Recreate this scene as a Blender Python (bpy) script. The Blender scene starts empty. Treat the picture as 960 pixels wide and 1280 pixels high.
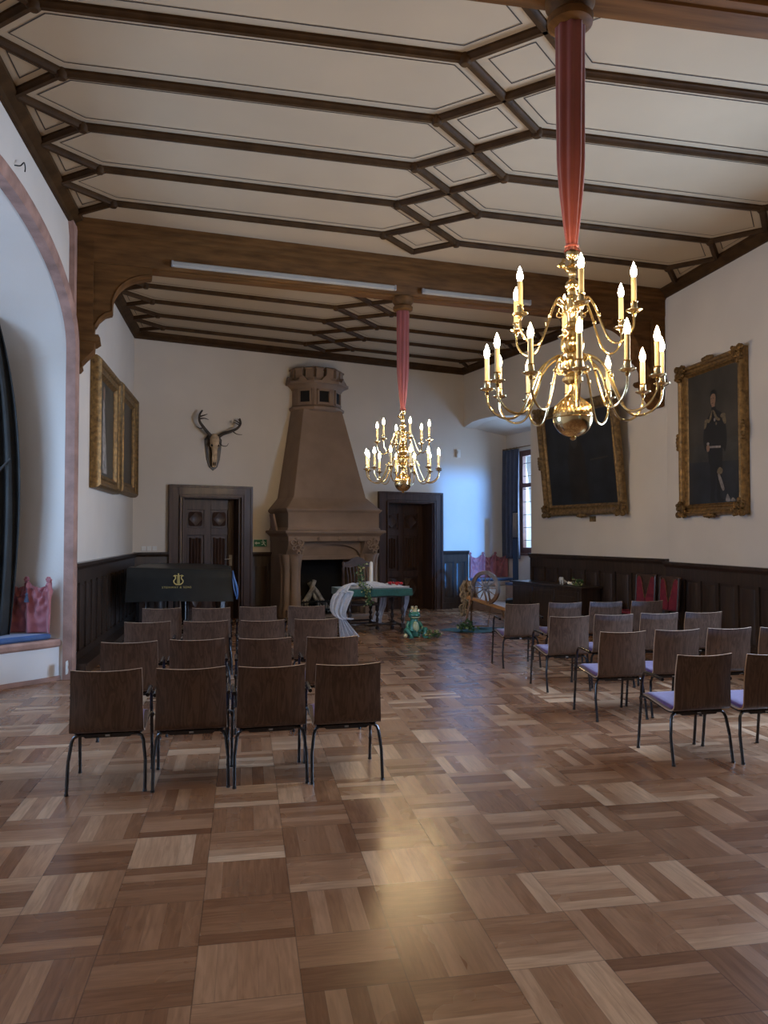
import bpy, bmesh, math, random
from mathutils import Matrix, Vector
random.seed(7)
S = bpy.context.scene
COL = S.collection
PI = math.pi
sin, cos = math.sin, math.cos

# ------------------------------------------------------------------ materials
def nodes(name):
    m = bpy.data.materials.new(name); m.use_nodes = True
    nt = m.node_tree; b = nt.nodes['Principled BSDF']
    return m, nt, b

def L(nt, a, b): nt.links.new(a, b)

def ramp(nt, fac, cols):
    r = nt.nodes.new('ShaderNodeValToRGB')
    els = r.color_ramp.elements
    while len(els) < len(cols): els.new(0.5)
    for e, (p, c) in zip(els, cols):
        e.position = p; e.color = (*c, 1)
    L(nt, fac, r.inputs[0]); return r.outputs[0]

def mat(name, col, rough=.5, metal=0, var=.12, scale=6, stretch=(1, 1, 1), bump=0, bscale=None, spec=.5, coat=0, sheen=0, trans=0, alpha=1, emis=None):
    m, nt, b = nodes(name)
    tc = nt.nodes.new('ShaderNodeTexCoord'); mp = nt.nodes.new('ShaderNodeMapping')
    mp.inputs['Scale'].default_value = stretch
    L(nt, tc.outputs['Object'], mp.inputs[0])
    n = nt.nodes.new('ShaderNodeTexNoise'); n.inputs['Scale'].default_value = scale; n.inputs['Detail'].default_value = 5
    L(nt, mp.outputs[0], n.inputs['Vector'])
    lo = tuple(max(0, c * (1 - var)) for c in col); hi = tuple(min(1, c * (1 + var)) for c in col)
    L(nt, ramp(nt, n.outputs[0], [(.3, lo), (.7, hi)]), b.inputs['Base Color'])
    b.inputs['Roughness'].default_value = rough; b.inputs['Metallic'].default_value = metal
    b.inputs['Specular IOR Level'].default_value = spec
    b.inputs['Coat Weight'].default_value = coat; b.inputs['Coat Roughness'].default_value = .12
    b.inputs['Sheen Weight'].default_value = sheen
    b.inputs['Transmission Weight'].default_value = trans; b.inputs['Alpha'].default_value = alpha
    if emis:
        b.inputs['Emission Color'].default_value = (*emis[0], 1); b.inputs['Emission Strength'].default_value = emis[1]
    if bump:
        n2 = nt.nodes.new('ShaderNodeTexNoise'); n2.inputs['Scale'].default_value = bscale or scale * 3; n2.inputs['Detail'].default_value = 4
        L(nt, mp.outputs[0], n2.inputs['Vector'])
        bp = nt.nodes.new('ShaderNodeBump'); bp.inputs['Strength'].default_value = bump; bp.inputs['Distance'].default_value = .01
        L(nt, n2.outputs[0], bp.inputs['Height']); L(nt, bp.outputs[0], b.inputs['Normal'])
    return m

def parquet():
    m, nt, b = nodes('oak_parquet')
    N = nt.nodes.new
    tc = N('ShaderNodeTexCoord'); sx = N('ShaderNodeSeparateXYZ'); L(nt, tc.outputs['Object'], sx.inputs[0])
    def M(op, a, c=None, d=None):
        n = N('ShaderNodeMath'); n.operation = op
        for i, v in enumerate((a, c, d)):
            if v is None: continue
            if isinstance(v, (int, float)): n.inputs[i].default_value = v
            else: L(nt, v, n.inputs[i])
        return n.outputs[0]
    u = M('DIVIDE', M('ADD', sx.outputs[0], 40.18), .4)
    v = M('DIVIDE', M('ADD', sx.outputs[1], 40 - 2.87 + .0), .4)
    iu, iv = M('FLOOR', u), M('FLOOR', v); fu, fv = M('FRACT', u), M('FRACT', v)
    # 40.18/.4 -> parity offset handled by the constant below
    par = M('MODULO', M('ADD', M('ADD', iu, iv), 0), 2.0)
    par = M('ROUND', par)
    def mixv(f, a, c): return M('ADD', M('MULTIPLY', a, M('SUBTRACT', 1.0, f)), M('MULTIPLY', c, f))
    ac = mixv(par, fu, fv); al = mixv(par, fv, fu)          # across and along the strips
    k = M('MULTIPLY', ac, 5.0); ik = M('FLOOR', k); fk = M('FRACT', k)
    cv = N('ShaderNodeCombineXYZ'); L(nt, iu, cv.inputs[0]); L(nt, iv, cv.inputs[1]); L(nt, M('MULTIPLY', ik, 7.3), cv.inputs[2])
    wn = N('ShaderNodeTexWhiteNoise'); wn.noise_dimensions = '3D'; L(nt, cv.outputs[0], wn.inputs[0])
    cv2 = N('ShaderNodeCombineXYZ'); L(nt, iu, cv2.inputs[0]); L(nt, iv, cv2.inputs[1])
    wt = N('ShaderNodeTexWhiteNoise'); wt.noise_dimensions = '3D'; L(nt, cv2.outputs[0], wt.inputs[0])
    # grain: noise squeezed across the strip
    g = N('ShaderNodeCombineXYZ'); L(nt, M('ADD', M('MULTIPLY', ac, 22.0), M('MULTIPLY', wn.outputs[0], 60.0)), g.inputs[0])
    L(nt, M('MULTIPLY', al, 2.2), g.inputs[1]); L(nt, M('MULTIPLY', M('ADD', iu, M('MULTIPLY', iv, 3.7)), 5.0), g.inputs[2])
    gn = N('ShaderNodeTexNoise'); gn.inputs['Scale'].default_value = 1.0; gn.inputs['Detail'].default_value = 6; gn.inputs['Distortion'].default_value = .6
    L(nt, g.outputs[0], gn.inputs['Vector'])
    tone = M('ADD', M('MULTIPLY', wn.outputs[0], .62), M('MULTIPLY', wt.outputs[0], .38))
    base = ramp(nt, tone, [(.05, (.19, .086, .043)), (.4, (.28, .140, .072)), (.7, (.375, .208, .116)), (.97, (.58, .385, .24))])
    gr = ramp(nt, gn.outputs[0], [(.3, (.74, .69, .64)), (.65, (1.08, 1.08, 1.08))])
    mx = N('ShaderNodeMix'); mx.data_type = 'RGBA'; mx.blend_type = 'MULTIPLY'; mx.inputs[0].default_value = 1
    L(nt, base, mx.inputs[6]); L(nt, gr, mx.inputs[7])
    # seams
    def edge(f, w): return M('MAXIMUM', M('LESS_THAN', f, w), M('GREATER_THAN', f, 1 - w))
    seam = M('MAXIMUM', M('MULTIPLY', edge(fk, .014), .55), M('MAXIMUM', edge(fu, .006), edge(fv, .006)))
    m2 = N('ShaderNodeMix'); m2.data_type = 'RGBA'; L(nt, M('MULTIPLY', seam, .6), m2.inputs[0])
    L(nt, mx.outputs[2], m2.inputs[6]); m2.inputs[7].default_value = (.05, .025, .015, 1)
    L(nt, m2.outputs[2], b.inputs['Base Color'])
    rn = N('ShaderNodeTexNoise'); rn.inputs['Scale'].default_value = 2.5; L(nt, tc.outputs['Object'], rn.inputs['Vector'])
    L(nt, M('ADD', M('MULTIPLY', rn.outputs[0], .10), M('ADD', .20, M('MULTIPLY', wn.outputs[0], .06))), b.inputs['Roughness'])
    bp = N('ShaderNodeBump'); bp.inputs['Strength'].default_value = .08; bp.inputs['Distance'].default_value = .004
    L(nt, M('ADD', M('MULTIPLY', gn.outputs[0], .5), M('MULTIPLY', wn.outputs[0], .6)), bp.inputs['Height']); L(nt, bp.outputs[0], b.inputs['Normal'])
    b.inputs['Specular IOR Level'].default_value = .6
    return m

def woodgrain(name, a, c, rough=.4, scale=1.0, axis='z', coat=.2, wave=6):
    m, nt, b = nodes(name)
    tc = nt.nodes.new('ShaderNodeTexCoord'); mp = nt.nodes.new('ShaderNodeMapping')
    st = {'z': (1, 1, .12), 'x': (.12, 1, 1), 'y': (1, .12, 1)}[axis]
    mp.inputs['Scale'].default_value = tuple(s * scale for s in st)
    oi = nt.nodes.new('ShaderNodeObjectInfo')
    vm = nt.nodes.new('ShaderNodeVectorMath'); vm.operation = 'ADD'
    cb = nt.nodes.new('ShaderNodeCombineXYZ'); mu = nt.nodes.new('ShaderNodeMath'); mu.operation = 'MULTIPLY'; mu.inputs[1].default_value = 9
    L(nt, oi.outputs['Random'], mu.inputs[0]); L(nt, mu.outputs[0], cb.inputs[0]); L(nt, mu.outputs[0], cb.inputs[2])
    L(nt, tc.outputs['Object'], vm.inputs[0]); L(nt, cb.outputs[0], vm.inputs[1]); L(nt, vm.outputs[0], mp.inputs[0])
    n = nt.nodes.new('ShaderNodeTexNoise'); n.inputs['Scale'].default_value = wave; n.inputs['Detail'].default_value = 3; n.inputs['Distortion'].default_value = 1.2
    L(nt, mp.outputs[0], n.inputs['Vector'])
    mm = nt.nodes.new('ShaderNodeMath'); mm.operation = 'MULTIPLY'; mm.inputs[1].default_value = 9
    fr = nt.nodes.new('ShaderNodeMath'); fr.operation = 'PINGPONG'; fr.inputs[1].default_value = 1
    L(nt, n.outputs[0], mm.inputs[0]); L(nt, mm.outputs[0], fr.inputs[0])
    L(nt, ramp(nt, fr.outputs[0], [(.0, a), (1, c)]), b.inputs['Base Color'])
    b.inputs['Roughness'].default_value = rough; b.inputs['Coat Weight'].default_value = coat; b.inputs['Coat Roughness'].default_value = .2
    return m

M_ = {}
M_['floor'] = parquet()
M_['wall'] = mat('wall_plaster', (.66, .60, .525), .9, var=.04, scale=1.2, bump=.12, bscale=30)
M_['ceil'] = mat('ceiling_panel', (.455, .35, .23), .9, var=.05, scale=.8)
M_['line'] = mat('painted_line', (.05, .035, .025), .8)
M_['beam'] = mat('oak_beam', (.125, .056, .017), .6, var=.35, scale=5, stretch=(.25, 3, 3), bump=.15, spec=.12)
M_['rib'] = mat('dark_rib', (.055, .028, .011), .6, var=.3, scale=6, spec=.1)
M_['dark'] = mat('dark_panelling', (.040, .024, .016), .38, var=.4, scale=5, stretch=(4, 4, .4), bump=.1, coat=.25)
M_['door'] = mat('dark_door_oak', (.066, .036, .026), .45, var=.35, scale=5, stretch=(4, 4, .4), bump=.1, spec=.3, coat=.08)
M_['stone'] = mat('red_sandstone', (.265, .185, .132), .85, var=.16, scale=2.2, bump=.25, bscale=60)
M_['lining'] = mat('pink_sandstone', (.34, .20, .155), .85, var=.3, scale=5, bump=.35, bscale=50)
M_['gilt'] = mat('old_gilt', (.22, .125, .042), .45, metal=.6, var=.5, scale=18, bump=.3, bscale=70)
M_['giltdark'] = mat('dull_gilt', (.20, .125, .05), .5, metal=.5, var=.5, scale=18, bump=.4, bscale=70)
M_['brass'] = mat('polished_brass', (.80, .62, .32), .17, metal=1, var=.06)
M_['candle'] = mat('candle_tube', (.72, .58, .32), .5, var=.03)
M_['bulb'] = mat('lit_bulb', (1, .9, .7), .3, emis=((1, .71, .36), 320))
M_['red'] = mat('red_satin', (.24, .050, .042), .42, var=.12, scale=4, sheen=.3)
M_['rose'] = mat('rose_satin', (.38, .115, .125), .52, var=.14, scale=5, sheen=.4, bump=.12, bscale=9)
M_['chairwood'] = woodgrain('stained_beech', (.056, .029, .018), (.112, .065, .043), .40, 3.0, 'z', .22)
M_['chairedge'] = mat('pale_ply_edge', (.40, .28, .19), .5)
M_['steel'] = mat('black_tube', (.007, .007, .009), .26, spec=.5, coat=.35)
M_['purple'] = mat('purple_upholstery', (.085, .032, .165), .85, var=.15, scale=60, sheen=.4)
M_['badge'] = mat('grey_badge', (.45, .45, .45), .4)
M_['cover'] = mat('black_cover', (.010, .014, .016), .36, var=.3, scale=5, bump=.2, bscale=8)
M_['gold'] = mat('gold_print', (.62, .52, .20), .5)
M_['piano'] = mat('black_lacquer', (.008, .008, .009), .12, coat=.6)
M_['blue_reflection'] = mat('strap_blue_reflection', (.06, .16, .42), .4)  # reflected window blue put into the base colour
M_['green'] = mat('green_cloth', (.012, .085, .075), .8, var=.2, scale=30, sheen=.3)
M_['ochre'] = mat('ochre_wood', (.36, .17, .055), .45, var=.25, scale=6, stretch=(.3, 3, 3))
M_['turned'] = mat('dark_turned_wood', (.030, .016, .012), .35, var=.3, scale=8, coat=.2)
M_['tulle'] = mat('white_tulle', (.80, .84, .92), .9, var=.08, scale=30, alpha=.62)
M_['white'] = mat('white_wax', (.85, .84, .80), .5, var=.03)
M_['leaf'] = mat('ivy_leaf', (.05, .12, .035), .5, var=.6, scale=20)
M_['leaf2'] = mat('pale_leaf', (.42, .44, .20), .5, var=.3, scale=20)
M_['petal'] = mat('red_petal', (.45, .02, .03), .5, var=.3, scale=30)
M_['frog'] = mat('frog_glaze', (.045, .20, .15), .25, var=.35, scale=12, coat=.4)
M_['belly'] = mat('frog_belly', (.40, .44, .26), .35, var=.2, scale=12, coat=.3)
M_['eye'] = mat('frog_eye', (.85, .85, .75), .2)
M_['pupil'] = mat('frog_pupil', (.01, .01, .01), .1)
M_['crown'] = mat('crown_gold', (.85, .72, .42), .3, metal=.6)
M_['wheel'] = mat('spinning_wheel_wood', (.20, .105, .052), .42, var=.3, scale=8)
M_['flax'] = mat('raw_flax', (.33, .25, .16), .95, var=.35, scale=25, bump=.6, bscale=60)
M_['teal'] = mat('teal_cloth', (.02, .11, .14), .6, var=.5, scale=14)
M_['black'] = mat('black_plastic', (.008, .008, .009), .6, spec=.25)
M_['soot_shade'] = mat('soot_shade_black', (.012, .011, .010), .95)  # soot in the firebox; painted shade in turret openings and skull hollows
M_['iron'] = mat('wrought_iron', (.02, .02, .02), .5, metal=.6)
M_['ash'] = mat('birch_log', (.40, .38, .34), .9, var=.5, scale=10)
M_['bone'] = mat('bleached_skull', (.55, .40, .25), .7, var=.3, scale=14)
M_['antler'] = mat('dark_antler', (.045, .030, .020), .6, var=.4, scale=15)
M_['shield'] = mat('dark_shield', (.045, .026, .014), .4, var=.3)
M_['navy'] = mat('navy_curtain', (.045, .06, .105), .75, var=.25, scale=5, sheen=.3)
M_['blackcurtain'] = mat('charcoal_curtain', (.030, .028, .024), .9, var=.25, scale=4)
M_['cushion'] = mat('blue_cushion', (.022, .075, .21), .5, var=.2, scale=8, sheen=.3)
M_['whitewash'] = mat('white_plaster_front', (.72, .70, .68), .9, var=.04, scale=2)
M_['rimstone'] = mat('sill_stone', (.33, .24, .20), .8, var=.2, scale=5, bump=.2, bscale=40)
M_['winframe'] = mat('window_oak', (.17, .075, .05), .45, var=.3, scale=6)
M_['plastic'] = mat('white_plastic', (.75, .74, .70), .4, var=.02)
M_['batten'] = mat('grey_batten', (.36, .33, .28), .6, var=.05)  # even grey, darker than the white plastic
M_['metalgrey'] = mat('grey_metal', (.42, .40, .38), .35, metal=.5)
M_['signgreen'] = mat('exit_green', (.0, .16, .08), .4, var=.03)
M_['signwhite'] = mat('exit_white', (.75, .85, .78), .4, var=.02)
M_['redchair'] = mat('red_leather', (.17, .012, .026), .5, var=.2, scale=20)
M_['chairdark'] = mat('carved_walnut', (.055, .028, .018), .4, var=.4, scale=10, coat=.2)
M_['canvas'] = mat('dark_canvas', (.016, .014, .012), .35, var=.5, scale=3)
M_['canvasblue'] = mat('blue_black_canvas', (.014, .018, .024), .4, var=.5, scale=3)
M_['canvaslow'] = mat('dim_landscape_paint', (.035, .034, .030), .4, var=.4, scale=4)
M_['portraitground'] = mat('portrait_ground', (.040, .035, .029), .5, var=.35, scale=2)
M_['olive'] = mat('olive_canvas', (.055, .050, .036), .45, var=.4, scale=3)
M_['skin'] = mat('portrait_skin', (.24, .14, .09), .5)
M_['uniform'] = mat('portrait_uniform', (.008, .009, .011), .45)
M_['braid'] = mat('portrait_gold_braid', (.13, .10, .06), .5, var=.4, scale=40)
M_['paintwhite'] = mat('portrait_white', (.20, .18, .17), .5, var=.3, scale=20)
M_['paintgown'] = mat('portrait_gown', (.30, .27, .24), .5, var=.5, scale=12)

def glass():
    m, nt, b = nodes('leaded_glass')
    t = nt.nodes.new('ShaderNodeBsdfTransparent'); t.inputs[0].default_value = (.93, .97, 1, 1)
    g = nt.nodes.new('ShaderNodeBsdfGlossy'); g.inputs['Roughness'].default_value = .06
    mx = nt.nodes.new('ShaderNodeMixShader'); mx.inputs[0].default_value = .05; L(nt, t.outputs[0], mx.inputs[1]); L(nt, g.outputs[0], mx.inputs[2])
    out = nt.nodes['Material Output']; L(nt, mx.outputs[0], out.inputs['Surface']); nt.nodes.remove(b)
    return m
M_['glass'] = glass()

# ------------------------------------------------------------------ mesh builder
class MB:
    def __init__(s): s.v = []; s.f = []; s.mi = []; s.sm = []
    def add(s, vs, fs, T=None, mi=0, smooth=False):
        o = len(s.v)
        for p in vs:
            p = Vector(p)
            s.v.append(tuple(T @ p) if T is not None else tuple(p))
        for f in fs: s.f.append(tuple(i + o for i in f)); s.mi.append(mi); s.sm.append(smooth)
        return s
    def box(s, x0, x1, y0, y1, z0, z1, T=None, mi=0):
        vs = [(x, y, z) for z in (z0, z1) for y in (y0, y1) for x in (x0, x1)]
        return s.add(vs, [(0, 2, 3, 1), (4, 5, 7, 6), (0, 1, 5, 4), (2, 6, 7, 3), (0, 4, 6, 2), (1, 3, 7, 5)], T, mi)
    def prism(s, poly, d0, d1, ax='y', T=None, mi=0, smooth=False):
        # poly in two axes, extruded along ax: 'y' -> poly (x,z); 'x' -> (y,z); 'z' -> (x,y)
        def P(a, b, d): return {'y': (a, d, b), 'x': (d, a, b), 'z': (a, b, d)}[ax]
        n = len(poly)
        vs = [P(a, b, d0) for a, b in poly] + [P(a, b, d1) for a, b in poly]
        fs = [tuple(range(n)), tuple(range(2 * n - 1, n - 1, -1))]
        s.add(vs, fs, T, mi)
        return s.add(vs, [(i, i + n, (i + 1) % n + n, (i + 1) % n) for i in range(n)], T, mi, smooth)
    def lathe(s, prof, seg=20, T=None, mi=0, smooth=True, squash=None):
        vs = []; fs = []
        for r, z in prof:
            for k in range(seg):
                a = 2 * PI * k / seg; vs.append((max(r, 1e-4) * cos(a), max(r, 1e-4) * sin(a), z))
        for i in range(len(prof) - 1):
            for k in range(seg):
                k2 = (k + 1) % seg
                fs.append((i * seg + k, i * seg + k2, (i + 1) * seg + k2, (i + 1) * seg + k))
        s.add(vs, fs, T, mi, smooth)
        n = len(prof)
        return s.add(vs, [tuple(range(seg))[::-1], tuple(range((n - 1) * seg, n * seg))], T, mi, False)
    def tube(s, pts, r, seg=8, T=None, mi=0, flat=1.0, smooth=True):
        pts = [Vector(p) for p in pts]; n = len(pts)
        rr = r if isinstance(r, (list, tuple)) else [r] * n
        vs = []; fs = []
        up = None
        for i, p in enumerate(pts):
            t = (pts[min(i + 1, n - 1)] - pts[max(i - 1, 0)]).normalized()
            if up is None:
                up = Vector((0, 0, 1)) if abs(t.z) < .9 else Vector((1, 0, 0))
            a = (up - t * up.dot(t)).normalized(); b = t.cross(a); up = a
            for k in range(seg):
                an = 2 * PI * k / seg
                vs.append(p + a * (cos(an) * rr[i]) + b * (sin(an) * rr[i] * flat))
        for i in range(n - 1):
            for k in range(seg):
                k2 = (k + 1) % seg
                fs.append((i * seg + k, i * seg + k2, (i + 1) * seg + k2, (i + 1) * seg + k))
        s.add(vs, fs, T, mi, smooth)
        return s.add(vs, [tuple(range(seg))[::-1], tuple(range((n - 1) * seg, n * seg))], T, mi, False)
    def ball(s, c, r, seg=14, rings=8, T=None, mi=0):
        rx, ry, rz = r if isinstance(r, (list, tuple)) else (r, r, r)
        vs = []; fs = []
        for i in range(rings + 1):
            th = PI * i / rings
            for k in range(seg):
                a = 2 * PI * k / seg
                q = max(sin(th), 1e-3)
                vs.append((c[0] + rx * q * cos(a), c[1] + ry * q * sin(a), c[2] - rz * cos(th)))
        for i in range(rings):
            for k in range(seg):
                k2 = (k + 1) % seg
                fs.append((i * seg + k, i * seg + k2, (i + 1) * seg + k2, (i + 1) * seg + k))
        return s.add(vs, fs, T, mi, True)
    def grid(s, fn, nu, nv, T=None, mi=0, smooth=True, closed=False):
        vs = [fn(i / nu, j / nv) for j in range(nv + 1) for i in range(nu + 1)]
        w = nu + 1
        return s.add(vs, [(j * w + i, j * w + i + 1, (j + 1) * w + i + 1, (j + 1) * w + i) for j in range(nv) for i in range(nu)], T, mi, smooth)
    def build(s, name, mats, parent=None, recalc=True, solid=0, bevel=0, sub=0):
        me = bpy.data.meshes.new(name); me.from_pydata(s.v, [], s.f)
        if not isinstance(mats, (list, tuple)): mats = [mats]
        for m in mats: me.materials.append(M_[m])
        for p, i, q in zip(me.polygons, s.mi, s.sm): p.material_index = i; p.use_smooth = q
        if recalc:
            bm = bmesh.new(); bm.from_mesh(me); bmesh.ops.remove_doubles(bm, verts=bm.verts, dist=1e-5)
            bmesh.ops.recalc_face_normals(bm, faces=bm.faces); bm.to_mesh(me); bm.free()
        try: me.set_sharp_from_angle(angle=math.radians(40))
        except Exception: pass
        o = bpy.data.objects.new(name, me); COL.objects.link(o)
        if parent is not None: o.parent = parent
        if solid:
            md = o.modifiers.new('thickness', 'SOLIDIFY'); md.thickness = solid; md.offset = 0
        if bevel:
            md = o.modifiers.new('soft_edges', 'BEVEL'); md.width = bevel; md.segments = 2; md.limit_method = 'ANGLE'; md.angle_limit = math.radians(50)
        if sub:
            md = o.modifiers.new('smooth', 'SUBSURF'); md.levels = sub; md.render_levels = sub
        return o

def tag(o, label=None, cat=None, group=None, kind=None):
    if label: o['label'] = label
    if cat: o['category'] = cat
    if group: o['group'] = group
    if kind: o['kind'] = kind
    return o

def empty(name, loc=(0, 0, 0), rz=0, label=None, cat=None, group=None, tilt=0):
    o = bpy.data.objects.new(name, None); COL.objects.link(o); o.empty_display_size = .1
    o.location = loc; o.rotation_euler = (tilt, 0, rz)
    return tag(o, label, cat, group)

def copy_tree(o, parent=None):
    c = o.copy(); COL.objects.link(c)
    if parent is not None: c.parent = parent
    for ch in list(o.children): copy_tree(ch, c)
    return c

def struct(o, label, cat='wall'): return tag(o, label, cat, kind='structure')

def TR(x=0, y=0, z=0, rz=0, rx=0, ry=0, s=1):
    return Matrix.Translation((x, y, z)) @ Matrix.Rotation(rz, 4, 'Z') @ Matrix.Rotation(ry, 4, 'Y') @ Matrix.Rotation(rx, 4, 'X') @ Matrix.Scale(s, 4)

def arc(cx, cy, rx, ry, a0, a1, n):
    return [(cx + rx * cos(math.radians(a0 + (a1 - a0) * i / n)), cy + ry * sin(math.radians(a0 + (a1 - a0) * i / n))) for i in range(n + 1)]

def spline(pts, n=8):
    P = [Vector(p) for p in pts]; out = []
    for i in range(len(P) - 1):
        p0 = P[max(i - 1, 0)]; p1 = P[i]; p2 = P[i + 1]; p3 = P[min(i + 2, len(P) - 1)]
        for k in range(n):
            t = k / n
            out.append(.5 * ((2 * p1) + (p2 - p0) * t + (2 * p0 - 5 * p1 + 4 * p2 - p3) * t * t + (3 * p1 - p0 - 3 * p2 + p3) * t ** 3))
    out.append(P[-1]); return out

# ------------------------------------------------------------------ room plan (metres; x right, y away, z up)
HC = 5.50                      # ceiling
XL, XR = -2.06, 6.45           # left and right wall faces
YN = -4.0                      # wall behind the camera
BA = Vector((-2.06, 14.8, 0)); BD = Vector((7.03, 2.1, 0)).normalized(); BN = Vector((BD.y, -BD.x, 0))
RB = math.atan2(BD.y, BD.x)
BW = lambda s_, t=0, z=0: BA + BD * s_ + BN * t + Vector((0, 0, z))
CO = Vector((4.97, 16.90, 0)); BEND = Vector((6.45, 10.79, 0))
SD = (BEND - CO); SLEN = SD.length; SD.normalize(); SN = Vector((SD.y, -SD.x, 0))
RS = math.atan2(SD.y, SD.x)
SW = lambda r, t=0, z=0: CO + SD * r + SN * t + Vector((0, 0, z))
TB = Matrix.Translation(BA) @ Matrix.Rotation(RB, 4, 'Z')       # local x along back wall, -y into the room
TS = Matrix.Translation(CO) @ Matrix.Rotation(RS, 4, 'Z')       # the same for the far right wall
TL = Matrix.Translation((XL, 0, 0)) @ Matrix.Rotation(PI / 2, 4, 'Z')    # local x = world y, -y = +x
TRt = Matrix.Translation((XR, 0, 0)) @ Matrix.Rotation(-PI / 2, 4, 'Z')  # local x = -world y
SBACK = 9.02                   # where the niche side wall meets the window wall, along the back wall

# ---- floor
b = MB(); b.prism([(-2.4, YN - .3), (6.8, YN - .3), (6.8, 10.9), (6.95, 10.9), (6.9, 18.6), (5.0, 17.9), (-2.4, 15.6)], -.2, 0, 'z')
b.prism([(-2.4, 4.6), (-2.4, 9.6), (-3.9, 9.9), (-3.9, 4.3)], -.2, 0, 'z')
struct(b.build('floor', 'floor'), 'polished oak parquet floor laid in alternating squares', 'floor')

# ---- ceiling lattice: a rib every bay, diamonds down the middle, half diamonds along the walls
def near_y(x, j):
    l = 4.84 + .833 * j; r = 4.80 + 1.0 * j
    return l + (r - l) * (x + 1.5) / 7.4
def far_y(x, j): return 10.33 + .80 * j + (.16 + .022 * j) * (x + 1.5)
def xw(y): return XR if y < 10.79 else 4.97 + (16.9 - y) * .2422
def beam_y(x): return 9.56 + .1457 * (x + 2.06)

def solve(fy, j, off):           # x where rib j meets the right wall offset
    x = 5.5
    for _ in range(12): x = xw(fy(x, j)) - off
    return x
def mid(fy, j):
    x = 2.0
    for _ in range(12):
        y = fy(x, j); x = (XL + xw(y)) / 2
    return x

ribs_near, ribs_far, lines = MB(), MB(), MB()
def rib(b, p, q, w=.08):
    p = Vector((*p, 0)); q = Vector((*q, 0)); d = q - p; ln = d.length
    T = Matrix.Translation(p) @ Matrix.Rotation(math.atan2(d.y, d.x), 4, 'Z')
    h = w / 2
    b.prism([(-h, HC + .01), (-h, HC - .022), (-h * .62, HC - .034), (-h * .45, HC - .055), (h * .45, HC - .055), (h * .62, HC - .034), (h, HC - .022), (h, HC + .01)], 0, ln, 'x', T)
def outline(poly, off=.135, w=.011):
    P = [Vector(p) for p in poly]; n = len(P)
    c = sum(P, Vector((0, 0))) / n
    area = sum(P[i].x * P[(i + 1) % n].y - P[(i + 1) % n].x * P[i].y for i in range(n))
    if area < 0: P.reverse()
    def inset(o):
        out = []
        for i in range(n):
            a, p, q = P[i - 1], P[i], P[(i + 1) % n]
            d1 = (p - a).normalized(); d2 = (q - p).normalized()
            n1 = Vector((-d1.y, d1.x)); n2 = Vector((-d2.y, d2.x))
            bis = (n1 + n2); k = 1 + n1.dot(n2)
            out.append(p + bis * (o / max(k, .15)))
        return out
    A, B = inset(off), inset(off + w)
    if (A[0] - A[1]).dot(P[0] - P[1]) < 0: return
    vs = [(p.x, p.y, HC - .004) for p in A] + [(p.x, p.y, HC - .004) for p in B]
    lines.add(vs, [(i, (i + 1) % n, (i + 1) % n + n, i + n) for i in range(n)])

def lattice(b, fy, js, jmin, jmax, ymax):
    HW = .49
    hs = [j - .5 for j in js] + [js[-1] + .5]
    info = {}
    for j in [k / 2 for k in range(int(2 * (js[0] - 1)), int(2 * (js[-1] + 1)) + 1)]:
        m = mid(fy, j); xa = XL + .09; xr = solve(fy, j, .10); xn = solve(fy, j, .55)
        info[j] = dict(wl=(xa, fy(xa, j)), ln=(-1.5, fy(-1.5, j)), cl=(m - HW, fy(m - HW, j)), c=(m, fy(m, j)), cr=(m + HW, fy(m + HW, j)), rn=(xn, fy(xn, j)), wr=(xr, fy(xr, j)))
    for j in js:
        I = info[j]
        rib(b, I['ln'], I['cl']); rib(b, I['cr'], I['rn'])
        for h in (j - .5, j + .5):
            H = info[h]
            if not (jmin <= h <= jmax): continue
            rib(b, I['ln'], H['wl']); rib(b, I['cl'], H['c']); rib(b, I['cr'], H['c']); rib(b, I['rn'], H['wr'])
        if jmin <= j - .5 and j + .5 <= jmax:
            a, d = info[j - .5], info[j + .5]
            outline([I['cl'], d['c'], I['cr'], a['c']], .13)
            outline([I['ln'], d['wl'], a['wl']], .10)
            outline([I['rn'], a['wr'], d['wr']], .10)
        if j + 1 in js:
            K = info[j + 1]; H = info[j + .5]
            outline([I['ln'], I['cl'], H['c'], K['cl'], K['ln'], H['wl']], .12)
            outline([I['cr'], I['rn'], H['wr'], K['rn'], K['cr'], H['c']], .12)
    # lathe bosses at the nodes
    for j in js:
        for key in ('ln', 'cl', 'cr', 'rn'):
            x, y = info[j][key]; b.lathe([(.055, HC), (.055, HC - .05), (.035, HC - .075), (.0, HC - .078)], 10, TR(x, y, 0))
    return info
near_info = lattice(ribs_near, near_y, [0, 1, 2, 3, 4, 5], -.5, 5.5, 0)
far_info = lattice(ribs_far, far_y, [0, 1, 2, 3, 4, 5], -.5, 5.5, 0)
# the last strips against the back wall
def crown(b, p, q, side, w=.13):
    p = Vector((*p, 0)); q = Vector((*q, 0)); d = q - p
    T = Matrix.Translation(p) @ Matrix.Rotation(math.atan2(d.y, d.x), 4, 'Z')
    s_ = side
    b.prism([(0, HC + .01), (0, HC - .13), (s_ * .035, HC - .13), (s_ * .05, HC - .085), (s_ * .095, HC - .06), (s_ * w, HC - .045), (s_ * w, HC + .01)], 0, d.length, 'x', T)
crown(ribs_near, (XL, YN), (XL, 9.7), -1); crown(ribs_near, (XR, YN), (XR, 10.79), 1)
crown(ribs_far, (XL, 9.7), (XL, 14.85), -1); crown(ribs_far, (BA.x, BA.y), (CO.x, CO.y), -1); crown(ribs_far, (CO.x, CO.y), (BEND.x, BEND.y), -1)
struct(ribs_near.build('trim_1', 'rib'), 'dark wooden lattice of ceiling ribs in the nearer bay', 'ceiling ribs')
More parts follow.
